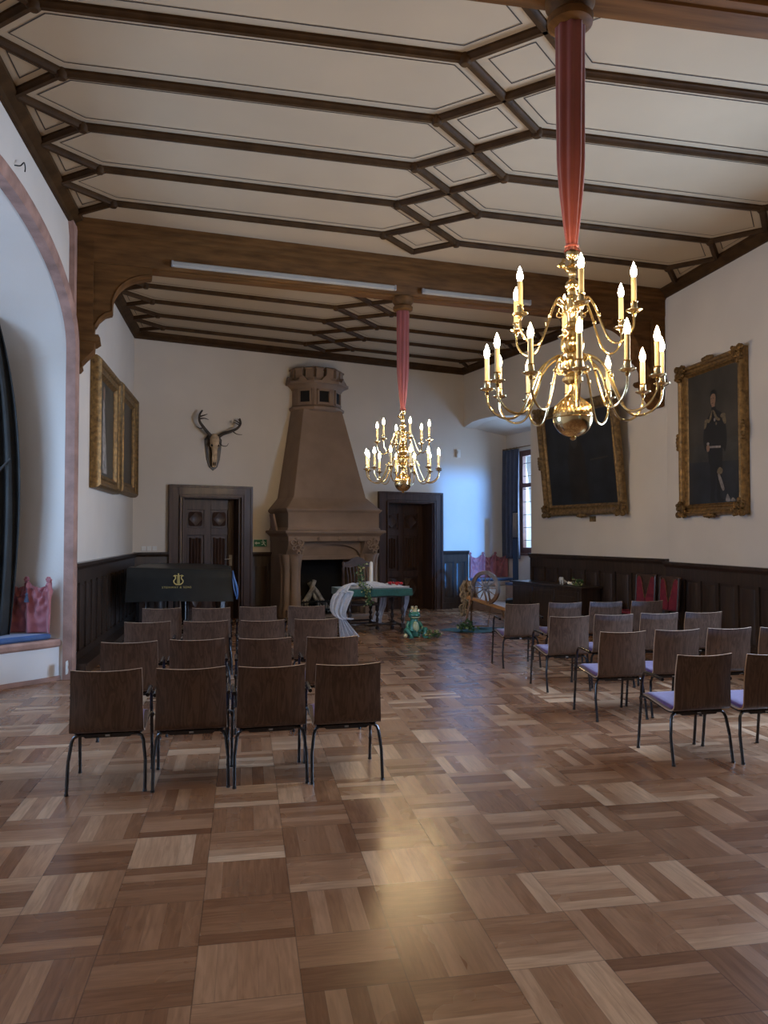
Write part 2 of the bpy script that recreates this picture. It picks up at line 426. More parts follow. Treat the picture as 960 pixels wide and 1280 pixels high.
struct(ribs_far.build('trim_2', 'rib'), 'dark wooden lattice of ceiling ribs in the farther bay', 'ceiling ribs')
b = MB(); b.prism([(-2.4, YN - .3), (6.8, YN - .3), (6.8, 10.9), (6.95, 10.9), (6.9, 18.6), (5.0, 17.9), (-2.4, 15.6)], HC, HC + .2, 'z')
ce = struct(b.build('ceiling', 'ceil'), 'cream panelled ceiling with thin painted outlines', 'ceiling')
o = lines.build('panel_outline', 'line', ce, recalc=False)

# ---- walls
def wall(name, T, poly, th, label, m='wall', d0=0):
    b = MB(); b.prism(poly, d0, d0 + th, 'y', T); return struct(b.build(name, m), label)
# left wall with the arched window bay (local x = world y, local +y = outwards)
AY0, AY1, AZS, AZC = 4.95, 9.43, 3.85, 4.68
def arch_pts(a0, a1, zs, zc, n=24):
    c = (a0 + a1) / 2; w = (a1 - a0) / 2; out = []
    for i in range(n + 1):
        an = PI - PI * i / n
        out.append((c + w * cos(an), zs + (zc - zs) * sin(an) ** .9))
    return out
lp = [(YN - .3, 0), (AY0 - .06, 0)] + arch_pts(AY0 - .06, AY1 + .06, AZS, AZC + .06) + [(AY1 + .06, 0), (15.1, 0), (15.1, HC), (YN - .3, HC)]
wall('wall_left', TL, lp, .12, 'off-white plaster left wall with the wide arched bay')
# pink stone lining around the arch
b = MB(); n = 28
def ring_path(d): return [(AY1 + d, 0)] + arch_pts(AY0 - d, AY1 + d, AZS, AZC + d, n)[::-1] + [(AY0 - d, 0)]
PR = [(-.01, .02), (-.01, -.085), (.025, -.105), (.115, -.105), (.14, -.085), (.14, .02)]
cols = [ring_path(d) for d, _ in PR]; vs = []; fs = []; k = len(PR)
for i in range(len(cols[0])): vs += [(cols[q][i][0], PR[q][1], cols[q][i][1]) for q in range(k)]
for i in range(len(cols[0]) - 1):
    for j in range(k): fs.append((i * k + j, i * k + (j + 1) % k, (i + 1) * k + (j + 1) % k, (i + 1) * k + j))
b.add(vs, fs, TL, 0, True)
struct(b.build('trim_3', 'lining'), 'weathered pink sandstone surround of the left arch', 'arch surround')
# stone pilaster strip above the surround, beside the big beam
b = MB(); b.prism([(9.44, 3.6), (9.56, 3.6), (9.56, 5.28), (9.60, 5.38), (9.34, 5.38), (9.42, 5.22)], -.06, .02, 'y', TL)
struct(b.build('trim_4', 'lining'), 'narrow pink stone strip rising to the beam end', 'stone strip')

# the bay behind the arch
b = MB()
zc = 4.72
b.prism([(-2.07, AY1), (-3.75, AY1 + .50), (-3.75, AY1 + .70), (-2.19, AY1 + .25), (-2.07, AY1 + .055)], 0, 5.2, 'z')
b.prism([(-2.07, AY0), (-3.75, AY0 - .50), (-3.75, AY0 - .70), (-2.19, AY0 - .25), (-2.07, AY0 - .055)], 0, 5.2, 'z')
struct(b.build('wall_bay_side', 'wall'), 'plaster side wall of the left window bay')
b = MB()
vs = []; fs = []
A = arch_pts(AY0, AY1, AZS, AZC, 20); B = arch_pts(AY0 - .5, AY1 + .5, 3.55, 4.45, 20)
for (p, q) in zip(A, B): vs += [(-2.07, p[0], p[1]), (-3.76, q[0], q[1]), (-3.76, q[0], q[1] + .4), (-2.07, p[0], p[1] + .055)]
for i in range(20):
    for j in range(4): fs.append((i * 4 + j, i * 4 + (j + 1) % 4, (i + 1) * 4 + (j + 1) % 4, (i + 1) * 4 + j))
b.add(vs, fs, None, 0, True)
struct(b.build('ceiling_bay', 'wall'), 'curved plaster vault of the left window bay', 'vault')
# window wall of the bay, two tall lights
def window(T, x0, x1, z0, z1, d, name, label, wall_poly, wall_name, wall_label, panes=2, transom=.62, mat_w='wall', split=True):
    """a wall with a rectangular opening, a wooden cross window and leaded glass"""
    (a0, a1, h0, h1) = wall_poly
    b = MB()
    b.box(a0, x0, 0, d, h0, h1, T); b.box(x1, a1, 0, d, h0, h1, T); b.box(x0, x1, 0, d, h0, z0, T); b.box(x0, x1, 0, d, z1, h1, T)
    struct(b.build(wall_name, mat_w), wall_label)
    r = empty(name); struct(r, label, 'window')
    f = MB(); w = .13; y0, y1 = d * .3, d * .3 + .09
    f.box(x0, x0 + w, y0, y1, z0, z1, T); f.box(x1 - w, x1, y0, y1, z0, z1, T); f.box(x0 + w, x1 - w, y0, y1, z0, z0 + w, T); f.box(x0 + w, x1 - w, y0, y1, z1 - w, z1, T)
    zt = z0 + (z1 - z0) * transom
    f.box(x0 + w, x1 - w, y0 - .01, y1, zt - .045, zt + .045, T)
    for i in range(1, panes):
        xm = x0 + (x1 - x0) * i / panes; f.box(xm - .045, xm + .045, y0 + .002, y1 - .002, z0 + w, z1 - w, T)
    f.build('window_frame', 'winframe', r)
    f = MB(); n = max(2, int((z1 - z0) / .28))
    for i in range(1, n):
        z = z0 + (z1 - z0) * i / n; f.box(x0 + w, x1 - w, y0 + .035, y0 + .047, z - .006, z + .006, T)
    f.build('glazing_bar', 'iron', r)
    f = MB(); f.box(x0 + w * .8, x1 - w * .8, y0 + .05, y0 + .056, z0 + w * .8, z1 - w * .8, T); f.build('pane', 'glass', r)
    f = MB(); f.box(x0 - .02, x1 + .02, -.03, y0, z0 - .05, z0, T); f.build('window_sill', 'winframe', r)
    return r
TBW = Matrix.Translation((-3.62, 0, 0)) @ Matrix.Rotation(PI / 2, 4, 'Z')
window(TBW, 5.6, 8.75, 1.15, 3.7, .3, 'window_2', 'tall leaded window deep in the left bay', (4.2, 10.2, 0, 5.2), 'wall_bay_window', 'plaster window wall of the left bay', 3)

# right wall, near part, with two windows beyond the frame
TRN = TRt
b = MB()
wins = [(-7.4, -5.0)]   # local x = -world y
pts = [-10.79, -7.4, -5.4, -3.6, -1.4, .6, 2.8, -YN + .3]
ZW0, ZW1 = 1.35, 3.9
b.box(-10.79, -7.4, 0, .5, 0, HC, TRN); b.box(-5.0, 4.3, 0, .5, 0, HC, TRN)
for a, c in wins: b.box(a, c, 0, .5, 0, ZW0, TRN); b.box(a, c, 0, .5, ZW1, HC, TRN)
struct(b.build('wall_right', 'wall'), 'off-white plaster right wall beside the portrait')
for i, (a, c) in enumerate(wins):
    r = empty('window_%d' % (3 + i)); struct(r, 'wooden cross window in the near right wall, outside the view', 'window')
    f = MB(); w = .08
    f.box(a, a + w, .25, .33, ZW0, ZW1, TRN); f.box(c - w, c, .25, .33, ZW0, ZW1, TRN); f.box(a + w, c - w, .25, .33, ZW0, ZW0 + w, TRN); f.box(a + w, c - w, .25, .33, ZW1 - w, ZW1, TRN)
    f.box((a + c) / 2 - .04, (a + c) / 2 + .04, .25, .33, ZW0 + w, ZW1 - w, TRN); f.box(a + w, c - w, .252, .328, 2.9, 2.98, TRN)
    f.build('window_frame', 'winframe', r)
# wall behind the camera with one window
b = MB()
WX0, WX1, WZ0, WZ1 = 3.25, 4.46, 1.27, 3.95
b.box(-2.4, WX0, YN - .3, YN, 0, HC); b.box(WX1, 6.8, YN - .3, YN, 0, HC); b.box(WX0, WX1, YN - .3, YN, 0, WZ0); b.box(WX0, WX1, YN - .3, YN, WZ1, HC)
struct(b.build('wall_near', 'wall'), 'plaster wall behind the viewer')

# back wall with two door recesses
D1 = (.91, 2.05, 2.42); D2 = (5.31, 6.50, 2.40)
bp = [(-.3, 0), (D1[0], 0), (D1[0], D1[2]), (D1[1], D1[2]), (D1[1], 0), (D2[0], 0), (D2[0], D2[2]), (D2[1], D2[2]), (D2[1], 0), (SBACK + .3, 0), (SBACK + .3, HC), (-.3, HC)]
wall('wall_back', TB, bp, .5, 'off-white plaster back wall with fireplace and two doors')
# far right wall: opens into the window niche
an = [(2.65, 0), (2.65, 4.05), (2.28, 4.11), (1.69, 4.19), (1.2, 4.235), (.75, 4.245), (.37, 4.23), (0, 4.15)]
rp = [(-.0, HC), (SLEN, HC), (SLEN, 0)] + an
wall('wall_far_right', TS, rp, .32, 'off-white far right wall with the low arched window niche')
# niche: vault, side wall, raised floor
b = MB(); vs = []; fs = []
for (r, z) in an[1:]:
    vs += [(r, .30, z), (r * .93 - .12, 1.42, 3.98), (r * .93 - .12, 1.42, 4.28), (r, .30, z + .3)]
for i in range(len(an) - 2):
    for j in range(4): fs.append((i * 4 + j, i * 4 + (j + 1) % 4, (i + 1) * 4 + (j + 1) % 4, (i + 1) * 4 + j))
b.add(vs, fs, TS, 0, True)
b.box(-.5, 2.8, .31, 1.45, 4.3, 4.5, TS)
struct(b.build('ceiling_niche', 'wall'), 'curved plaster soffit of the right window niche', 'vault')
b = MB(); b.prism([(2.65, .31), (2.95, .31), (2.75, 1.5), (2.35, 1.5)], 0, 4.4, 'z', TS)
struct(b.build('wall_niche_side', 'wall'), 'near side wall of the right window niche')
window(TS @ Matrix.Translation((0, 1.20, 0)), .36, 2.0, 1.25, 3.62, .28, 'window_1', 'oak cross window behind navy curtains in the right niche', (-.45, 2.9, 0, 4.5), 'wall_niche_window', 'plaster window wall of the right niche', 2, .66)
b = MB(); b.prism([(-.15, .02), (2.6, .02), (2.5, 1.25), (-.4, 1.25)], 0, .17, 'z', TS)
struct(b.build('floor_niche', 'rimstone'), 'low stone step in the right window niche', 'step')

# ---- beams
def beam_profile(b, p, q, T0=None):
    p = Vector((*p, 0)); q = Vector((*q, 0)); d = q - p
    T = Matrix.Translation(p) @ Matrix.Rotation(math.atan2(d.y, d.x), 4, 'Z')
    prof = [(-.06, HC), (-.06, 5.43), (-.035, 5.41), (-.035, 5.375), (0, 5.345), (0, 5.10), (.012, 5.085), (.012, 5.03), (.035, 5.0), (.10, 5.0), (.11, 4.985), (.25, 4.985), (.26, 5.0), (.325, 5.0), (.348, 5.03), (.348, 5.085), (.36, 5.10), (.36, 5.345), (.395, 5.375), (.395, 5.41), (.42, 5.43), (.42, HC)]
    b.prism(prof, 0, d.length, 'x', T)
def brace(b, T):
    # local x from the wall inwards, z up, thickness along y
    cur = [(.92, 5.01), (.92, 4.92)] + [(.92 - .47 * sin(math.radians(a)) , 4.50 + .42 * cos(math.radians(a))) for a in range(10, 91, 8)] + [(.45, 4.43), (.37, 4.40), (.30, 4.33), (.255, 4.24), (.245, 4.12)]
    b.prism([(0, 5.2), (.92, 5.2)] + cur + [(0, 4.12)], .05, .31, 'y', T)
    b.prism([(0, 5.36), (.235, 5.36), (.235, 4.05), (0, 4.05)], 0, .36, 'y', T)
    b.prism([(0, 4.10), (.30, 4.10), (.32, 4.06), (.27, 4.02), (.0, 4.02)], -.03, .39, 'y', T)
    b.prism([(0, 4.03), (.26, 4.03), (.25, 3.93), (.17, 3.84), (.11, 3.77), (.12, 3.72), (.09, 3.68), (.04, 3.67), (0, 3.70)], .03, .33, 'y', T)
    rim = [(.92, 4.99)] + [(.92 - .47 * sin(math.radians(a)), 4.50 + .42 * cos(math.radians(a))) for a in range(2, 91, 8)] + [(.45, 4.43), (.37, 4.40), (.30, 4.33), (.255, 4.24)]
    pts = [(x, z) for x, z in rim[1:]]
    b.grid(lambda u, v: (pts[min(int(round(u * (len(pts) - 1))), len(pts) - 1)][0] + .03 * (1 - abs(2 * v - 1)) * .4, .035 + .29 * v, pts[min(int(round(u * (len(pts) - 1))), len(pts) - 1)][1] - .012 - .01 * (1 - abs(2 * v - 1))), len(pts) - 1, 6, T)
b = MB(); beam_profile(b, (XL, 4.12), (XR, 4.12))
struct(b.build('trim_5', 'beam'), 'moulded oak ceiling beam nearest the viewer', 'beam')
yb0, yb1 = beam_y(XL), beam_y(XR)
b = MB(); beam_profile(b, (XL, yb0), (XR, yb1))
ang = math.atan2(yb1 - yb0, XR - XL)
brace(b, Matrix.Translation((XL + .01, yb0, 0)) @ Matrix.Rotation(ang, 4, 'Z'))
brace(b, Matrix.Translation((XR - .01, yb1 - .0, 0)) @ Matrix.Rotation(ang, 4, 'Z') @ Matrix.Scale(-1, 4, (1, 0, 0)))
struct(b.build('trim_6', 'beam'), 'moulded oak cross beam on curved wall braces', 'beam')
# white light battens on the lower edge of the beam
TBm = Matrix.Translation((XL, yb0, 0)) @ Matrix.Rotation(ang, 4, 'Z')
for x0, x1, lab in ((1.15, 4.12, 'left of the red fabric sleeve'), (4.5, 6.2, 'right of the red fabric sleeve')):
    r = empty('light_batten', (TBm @ Vector(((x0 + x1) / 2, 0, 5.06))), ang, 'long unlit white light batten under the far beam, ' + lab, 'light', 'light battens on the far beam')
    h = (x1 - x0) / 2
    b = MB(); b.prism([(-.045, .035), (-.012, .035), (-.012, -.035), (-.045, -.035), (-.06, -.02), (-.06, .02)], -h + .03, h - .03, 'x'); b.build('housing', 'batten', r)
    for s_ in (-1, 1):
        b = MB(); b.box(min(s_ * h, s_ * (h - .03)), max(s_ * h, s_ * (h - .03)), -.062, -.012, -.038, .038); b.build('end_cap', 'metalgrey', r, bevel=.008)

# ------------------------------------------------------------------ panelling
def wainscot(name, T, x0, x1, zt, label, pw=.42, face=.045, base=.14):
    b = MB()
    b.box(x0, x1, -.02, 0.0, .0, zt - .04, T)
    b.prism([(0, zt - .085), (-.06, zt - .085), (-.075, zt - .055), (-.095, zt - .04), (-.10, zt), (0, zt)], x0, x1, 'x', T)
    b.box(x0, x1, -face, 0, zt - .25, zt - .08, T)
    b.box(x0, x1, -face, 0, 0, base + .1, T); b.box(x0, x1, -face - .025, 0, 0, base, T)
    n = max(1, round((x1 - x0) / pw)); st = .075
    for i in range(n + 1):
        xc = x0 + st / 2 + (x1 - x0 - st) * i / n; b.box(xc - st / 2, xc + st / 2, -face + .001, 0, base + .1, zt - .25, T)
    for i in range(n):
        xa = x0 + st + (x1 - x0 - st) * i / n; xb = x0 + (x1 - x0 - st) * (i + 1) / n
        b.prism([(xa + .02, -.02), (xa + .05, -.034), (xb - .05, -.034), (xb - .02, -.02)], base + .14, zt - .29, 'z', T)
    return struct(b.build(name, 'dark'), label, 'panelling')
wainscot('trim_7', TL, 9.62, 14.78, 1.34, 'dark wood panelling along the far left wall', .40)
b = MB(); b.box(9.62, 14.7, -.20, -.06, 0, .12, TL); b.box(9.62, 14.7, -.22, -.06, .12, .145, TL)
struct(b.build('baseboard_left', 'dark'), 'low dark ledge along the foot of the left panelling', 'baseboard')
wainscot('trim_8', TB, 0.02, .66, 1.35, 'dark wood panelling left of the back left door', .32)
wainscot('trim_9', TB, 2.27, 2.69, 1.33, 'narrow dark panelling between left door and fireplace', .42)
wainscot('trim_10', TB, 6.71, 7.42, 1.31, 'dark two-panel wainscot right of the right door', .36)
wainscot('trim_11', TS, 2.67, SLEN + .02, 1.31, 'dark wood panelling under the leaning picture', .40)
wainscot('trim_12', TRt, -10.80, 3.9, 1.27, 'dark wood panelling along the near right wall', .42)

# ------------------------------------------------------------------ doors
def make_door(name, s0, s1, zt, oz, fo, depth, label, handle_side, mirror=False):
    r = empty(name, BW(0), RB); struct(r, label, 'door')
    f = MB()
    (a0, a1, at) = fo
    # outer architrave with stepped mouldings
    def ring(x0, x1, z, w, y0, y1):
        f.box(x0, x0 + w, y0, y1, 0, z); f.box(x1 - w, x1, y0, y1, 0, z); f.box(x0 + w, x1 - w, y0, y1, z - w, z)
    ring(a0, a1, at, .16, -.075, 0.0)
    ring(a0 - .015, a1 + .015, at + .015, .045, -.095, 0.0)
    ring(a0 + .15, a1 - .15, at - .15, .045, -.055, .02)
    ring(a0 + .185, a1 - .185, at - .185, .03, -.09, .04)
    ring(s0 - .0, s1 + .0, zt + .0, .035, -.03, .06)
    f.build('door_frame', 'door', r, bevel=.004)
    f = MB(); f.box(s0, s0 + .03, .04, depth, 0, zt - .03); f.box(s1 - .03, s1, .04, depth, 0, zt - .03); f.box(s0, s1, .04, depth, zt - .03, zt)
    f.build('reveal', 'door', r)
    lf = MB(); x0, x1 = s0 + .03, s1 - .03; z1 = zt - .03; y = depth
    lf.box(x0, x1, y, y + .05, .0, z1)
    st = .13; xm = (x0 + x1) / 2; fy = y - .03
    rows = [(z1 - .22 - .36, z1 - .22), (.86, z1 - .72), (.20, .72)]
    # stiles and rails
    lf.box(x0, x0 + st, fy, y, 0, z1); lf.box(x1 - st, x1, fy, y, 0, z1); lf.box(xm - st / 2, xm + st / 2, fy, y, 0, z1)
    edges = [0] + [v for rw in reversed(rows) for v in rw] + [z1]
    for i in range(0, len(edges), 2):
        lf.box(x0 + st, xm - st / 2, fy, y, edges[i], edges[i + 1]); lf.box(xm + st / 2, x1 - st, fy, y, edges[i], edges[i + 1])
    leaf = lf.build('door_leaf', 'door', r, bevel=.005)
    for k, (za, zb) in enumerate(rows):
        for (xa, xb) in ((x0 + st, xm - st / 2), (xm + st / 2, x1 - st)):
            p = MB()
            if k == 1:      # linenfold
                w = xb - xa; n = 4
                p.box(xa + .02, xb - .02, y - .012, y, za + .02, zb - .02)
                for i in range(n):
                    c = xa + .05 + (w - .1) * (i + .5) / n
                    p.prism([(c - .03, y - .01), (c - .016, y - .035), (c, y - .048), (c + .016, y - .035), (c + .03, y - .01)], za + .05 + (.02 if i % 2 else 0), zb - .05 - (.02 if i % 2 else 0), 'z')
                p.build('linenfold_panel', 'door', r)
            else:           # square panel with a raised pyramid of four facets
                cx, cz = (xa + xb) / 2, (za + zb) / 2; g = .04
                vs = [(xa + g, y, za + g), (xb - g, y, za + g), (xb - g, y, zb - g), (xa + g, y, zb - g),
                      (cx, y - .055, za + g), (xb - g, y - .055, cz), (cx, y - .055, zb - g), (xa + g, y - .055, cz), (cx, y - .008, cz)]
                p.add(vs, [(0, 4, 7), (1, 5, 4), (2, 6, 5), (3, 7, 6), (4, 5, 8), (5, 6, 8), (6, 7, 8), (7, 4, 8), (0, 1, 4), (1, 2, 5), (2, 3, 6), (3, 0, 7)])
                p.box(xa + .012, xb - .012, y - .01, y, za + .012, zb - .012)
                p.build('carved_panel', 'door', r)
    hx = x1 - .07 if handle_side > 0 else x0 + .06
    h = MB()
    if handle_side > 0:
        h.box(hx - .03, hx + .03, fy - .012, fy, 1.05, 1.27); h.tube([(hx, fy - .01, 1.19), (hx, fy - .06, 1.19), (hx - .14, fy - .06, 1.185)], .011, 8); h.lathe([(.018, 0), (.018, .02)], 10, TR(hx, fy - .012, 1.09, rx=PI / 2))
        h.build('door_handle', 'metalgrey', r)['label'] = 'pale metal handle'
    else:
        h.box(hx - .05, hx + .05, fy - .05, fy, 1.05, 1.33); h.tube([(hx, fy - .04, 1.2), (hx, fy - .09, 1.2), (hx + .10, fy - .09, 1.19)], .012, 8)
        h.build('door_lock', 'iron', r)['label'] = 'black iron box lock'
    return r
make_door('door_1', D1[0], D1[1], D1[2], 0, (.66, 2.27, 2.62), .34, 'dark carved oak door behind the covered piano', 1)
make_door('door_2', D2[0], D2[1], D2[2], 0, (5.12, 6.71, 2.60), .44, 'dark carved oak door right of the fireplace', -1)

# ------------------------------------------------------------------ fireplace
FS = 3.64
fp = empty('fireplace', BW(FS), RB, 'tall red sandstone fireplace with tapering hood and turret top', 'fireplace')
def ringbox(b, half, t, z0, z1):   # block against the wall
    b.box(-half, half, -t, 0, z0, z1)
# body
b = MB()
b.box(-.96, -.66, -.80, 0, 0, 1.25); b.box(.66, .96, -.80, 0, 0, 1.25)
b.box(-.96, .96, -.80, 0, 1.20, 1.66)
b.build('body', 'stone', fp)
# lintel with a low relief arch
b = MB()
ar = [(-.62, 1.22)] + [(-.62 * cos(math.radians(a)), 1.23 + .26 * sin(math.radians(a)) ** .8) for a in range(6, 175, 8)] + [(.62, 1.22)]
b.prism([(-.96, 1.22), (-.96, 1.56), (.96, 1.56), (.96, 1.22)] + ar[::-1], -.90, -.79, 'y')
b.prism([(-.66, 1.19), (.66, 1.19), (.66, 1.26), (-.66, 1.26)], -.87, -.79, 'y')
b.build('lintel', 'stone', fp)
# firebox lining
b = MB(); b.box(-.66, .66, -.795, -.79, 0, .02); b.box(-.62, .62, -.06, -.02, .0, 1.2); b.box(-.659, -.62, -.79, -.02, 0, 1.2); b.box(-.62, .62, -.79, -.02, 1.17, 1.199)
b.box(-.66, .66, -.80, -.02, .0, .10)
b.build('firebox', 'soot_shade', fp)
b = MB(); b.box(.62, .659, -.79, -.02, .1, 1.19); b.build('firebox_cheek', 'stone', fp)
b = MB(); b.box(-1.05, 1.05, -1.30, -.80, 0, .09); b.box(-1.0, 1.0, -1.25, -.80, .09, .11); b.build('hearth', 'stone', fp, bevel=.01)
# piers: clustered shafts flaring into consoles
for sx in (-1, 1):
    p = MB()
    for (x, t, r) in ((.80, .98, .085), (.92, .90, .075), (.70, .90, .06), (.94, .74, .07)):
        pr = [(r * 1.35, .1), (r * 1.35, .26), (r, .34), (r * .85, .75), (r * .9, 1.0), (r * 1.35, 1.22), (r * 1.7, 1.30)]
        p.lathe(pr, 10, TR(sx * x, -t, 0))
    p.box(min(sx * .66, sx * .98), max(sx * .66, sx * .98), -1.08, -.78, .1, .24)
    p.build('pier', 'stone', fp)
    c = MB()
    cp = [(-.80, 1.24), (-.90, 1.24), (-.95, 1.30), (-1.03, 1.40), (-1.08, 1.50), (-1.10, 1.62), (-.80, 1.62)]
    x0, x1 = (-.96, -.64) if sx < 0 else (.64, .96)
    c.prism(cp, x0, x1, 'x')
    for (cx, cz, rr) in ((-.07, 1.53, .05), (.07, 1.53, .05), (0, 1.43, .045), (-.08, 1.42, .035), (.08, 1.42, .035), (0, 1.33, .035)):
        c.tube([((x0 + x1) / 2 + cx + rr * cos(a * PI / 6), -1.09 - .012 - (cz - 1.55) * -.45 + 0, cz + rr * sin(a * PI / 6)) for a in range(13)], .013, 6)
    c.build('carved_console', 'stone', fp)
# frieze, roundels, shelf
b = MB(); b.box(-.97, .97, -1.10, 0, 1.55, 1.66); b.build('frieze', 'stone', fp, bevel=.006)
for x in (-.80, -.34, .10, .52, .86):
    r_ = MB(); r_.lathe([(.045, 0), (.045, .012), (.032, .02), (.03, .014), (.016, .02), (.0, .026)], 14, TR(x, -1.10, 1.60, rx=PI / 2)); r_.build('roundel', 'stone', fp)
def hood(b, levels, ch=None):
    vs = []; fs = []
    for L_ in levels: vs += [(x, -t, z) for (x, t, z) in L_]
    n = len(levels[0])
    for i in range(len(levels) - 1):
        for k in range(n): fs.append((i * n + k, i * n + (k + 1) % n, (i + 1) * n + (k + 1) % n, (i + 1) * n + k))
    fs.append(tuple(range(n))[::-1]); fs.append(tuple(range((len(levels) - 1) * n, len(levels) * n)))
    b.add(vs, fs)
def rect(h, t, z): return [(-h, 0, z), (-h, t, z), (h, t, z), (h, 0, z)]
b = MB(); hood(b, [rect(.97, 1.10, 1.645), rect(.99, 1.12, 1.665), rect(1.03, 1.17, 1.70), rect(1.03, 1.17, 1.71), rect(1.06, 1.21, 1.715), rect(1.06, 1.21, 1.755), rect(1.02, 1.17, 1.77)])
b.build('mantel_shelf', 'stone', fp)
b = MB(); hood(b, [rect(.99, 1.10, 1.765), rect(.98, 1.09, 1.80), rect(.965, 1.075, 1.815), rect(.965, 1.075, 2.10), rect(.985, 1.09, 2.12), rect(1.01, 1.12, 2.15), rect(1.01, 1.12, 2.175)]); b.build('fascia', 'stone', fp)
def octo(h, hw, t, tc, z): return [(-hw, 0, z), (-hw, tc, z), (-h, t, z), (h, t, z), (hw, tc, z), (hw, 0, z)]
b = MB()
hood(b, [octo(.985, 1.0, 1.10, 1.07, 2.17), octo(.97, 1.0, 1.08, 1.04, 2.19), octo(.80, .83, .89, .80, 2.39), octo(.77, .81, .86, .77, 2.42), octo(.42, .53, .45, .18, 4.22)])
b.build('hood', 'stone', fp)
def oct8(R, z): return [(-R, 0, z), (-R, R * .414, z), (-R * .414, R, z), (R * .414, R, z), (R, R * .414, z), (R, 0, z)]
b = MB()
hood(b, [oct8(.50, 4.19), oct8(.56, 4.22), oct8(.57, 4.27), oct8(.51, 4.31)])
hood(b, [oct8(.515, 4.30), oct8(.50, 4.34), oct8(.50, 4.64), oct8(.52, 4.66)])
hood(b, [oct8(.52, 4.64), oct8(.53, 4.67), oct8(.58, 4.71), oct8(.60, 4.73), oct8(.65, 4.735), oct8(.65, 4.79), oct8(.57, 4.81)])
hood(b, [oct8(.55, 4.80), oct8(.54, 4.87)])
P = [(-.545, 0), (-.545, .226), (-.226, .545), (.226, .545), (.545, .226), (.545, 0)]
for i in range(5):
    (xa, ta), (xb, tb) = P[i], P[i + 1]
    nm = 1 if i in (0, 4) else 2; a = math.atan2(-(tb - ta), xb - xa)
    for k in range(nm):
        u = (k + .5) / nm; T = TR(xa + (xb - xa) * u, -(ta + (tb - ta) * u), 0, a)
        b.box(-.075, .075, -.012, .13, 4.86, 5.04, T); b.prism([(-.035, 5.035), (-.035, 5.055), (.02, 5.085), (.15, 5.085), (.15, 5.035)], -.09, .09, 'x', T)
    T = TR((xa + xb) / 2, -(ta + tb) / 2, 0, a)
    b.prism([(-.11, 4.79), (.11, 4.79), (0, 4.90)], -.10, .02, 'y', T)
b.build('turret', 'stone', fp)
OC = [(-.5, 0), (-.5, .207), (-.207, .5), (.207, .5), (.5, .207), (.5, 0)]
for i in (1, 2, 3):
    (xa, ta), (xb, tb) = OC[i:i + 2]
    a = math.atan2(-(tb - ta), xb - xa); T = TR((xa + xb) / 2, -(ta + tb) / 2, 0, a)
    w_ = MB(); w_.box(-.10, .10, -.004, .02, 4.38, 4.60, T); w_.build('turret_opening_shade', 'soot_shade', fp)  # black panel on the solid shaft, painted as an opening's shade
for i in (1, 2, 3):
    f_ = MB()
    (xa, ta), (xb, tb) = OC[i:i + 2]
    a = math.atan2(-(tb - ta), xb - xa); T = TR((xa + xb) / 2, -(ta + tb) / 2, 0, a)
    for s_ in (-1, 1): f_.box(min(s_ * .11, s_ * .15), max(s_ * .11, s_ * .15), -.03, .02, 4.34, 4.64, T)
    f_.box(-.15, .15, -.03, .02, 4.60, 4.64, T); f_.box(-.15, .15, -.035, .02, 4.33, 4.37, T)
    f_.build('turret_moulding', 'stone', fp)
# things in and by the fireplace
g = empty('fire_grate', BW(FS - .10, .55, .10), RB, 'black iron fire grate inside the fireplace opening', 'grate')
b = MB(); b.box(-.42, .42, -.02, .02, .06, .09); b.box(-.42, .42, -.02, .02, .22, .25)
for i in range(15): b.tube([(-.40 + .8 * i / 14, 0, .06), (-.40 + .8 * i / 14, 0, .27)], .008, 6)
b.build('front_bars', 'iron', g)
for s_ in (-1, 1):
    b = MB(); b.tube([(s_ * .4, 0, .0), (s_ * .4, 0, .32), (s_ * .42, -.02, .36)], .016, 6); b.tube([(s_ * .4, 0, .05), (s_ * .4, .3, .05), (s_ * .4, .3, 0)], .014, 6); b.build('andiron', 'iron', g)
random.seed(3)
for i, (x, z, rz, ti, l) in enumerate([(-.15, .22, .2, -.95, .62), (.19, .22, -.3, .95, .62), (0, .03, .05, .05, .8), (-.03, .28, .5, -1.2, .66), (.10, .27, -.4, 1.15, .60)]):
    o = MB(); o.tube([(-l / 2, 0, 0), (-l / 4, .01, .012), (0, 0, 0), (l / 4, -.01, .01), (l / 2, 0, 0)], .046, 9, Matrix.Rotation(rz, 4, 'Z') @ Matrix.Rotation(ti, 4, 'Y'))
    o = o.build('birch_log', 'ash'); o.location = BW(FS - .20 + x, .42 - .035 * i, .16 + z)
    tag(o, ['pale log leaning up to the left in the fire grate', 'pale log leaning up to the right in the fire grate', 'pale log lying flat at the bottom of the grate', 'steep thin log on the left of the fire stack', 'steep thin log on the right of the fire stack'][i], 'log', 'logs in the fireplace')
# small framed tile leaning on the shelf's left return
o = MB(); o.box(-.12, .12, -.015, .015, 0, .33); o.box(-.10, .10, -.02, 0, .02, .31)
o = o.build('stone_tablet', 'rimstone'); o.location = BW(2.66, .50, 1.757); o.rotation_euler = (math.radians(12), 0, RB - PI / 2)
o.location = BW(2.655 - .06, .55, 1.757); tag(o, 'pale stone tablet leaning on the left end of the mantel', 'tablet')

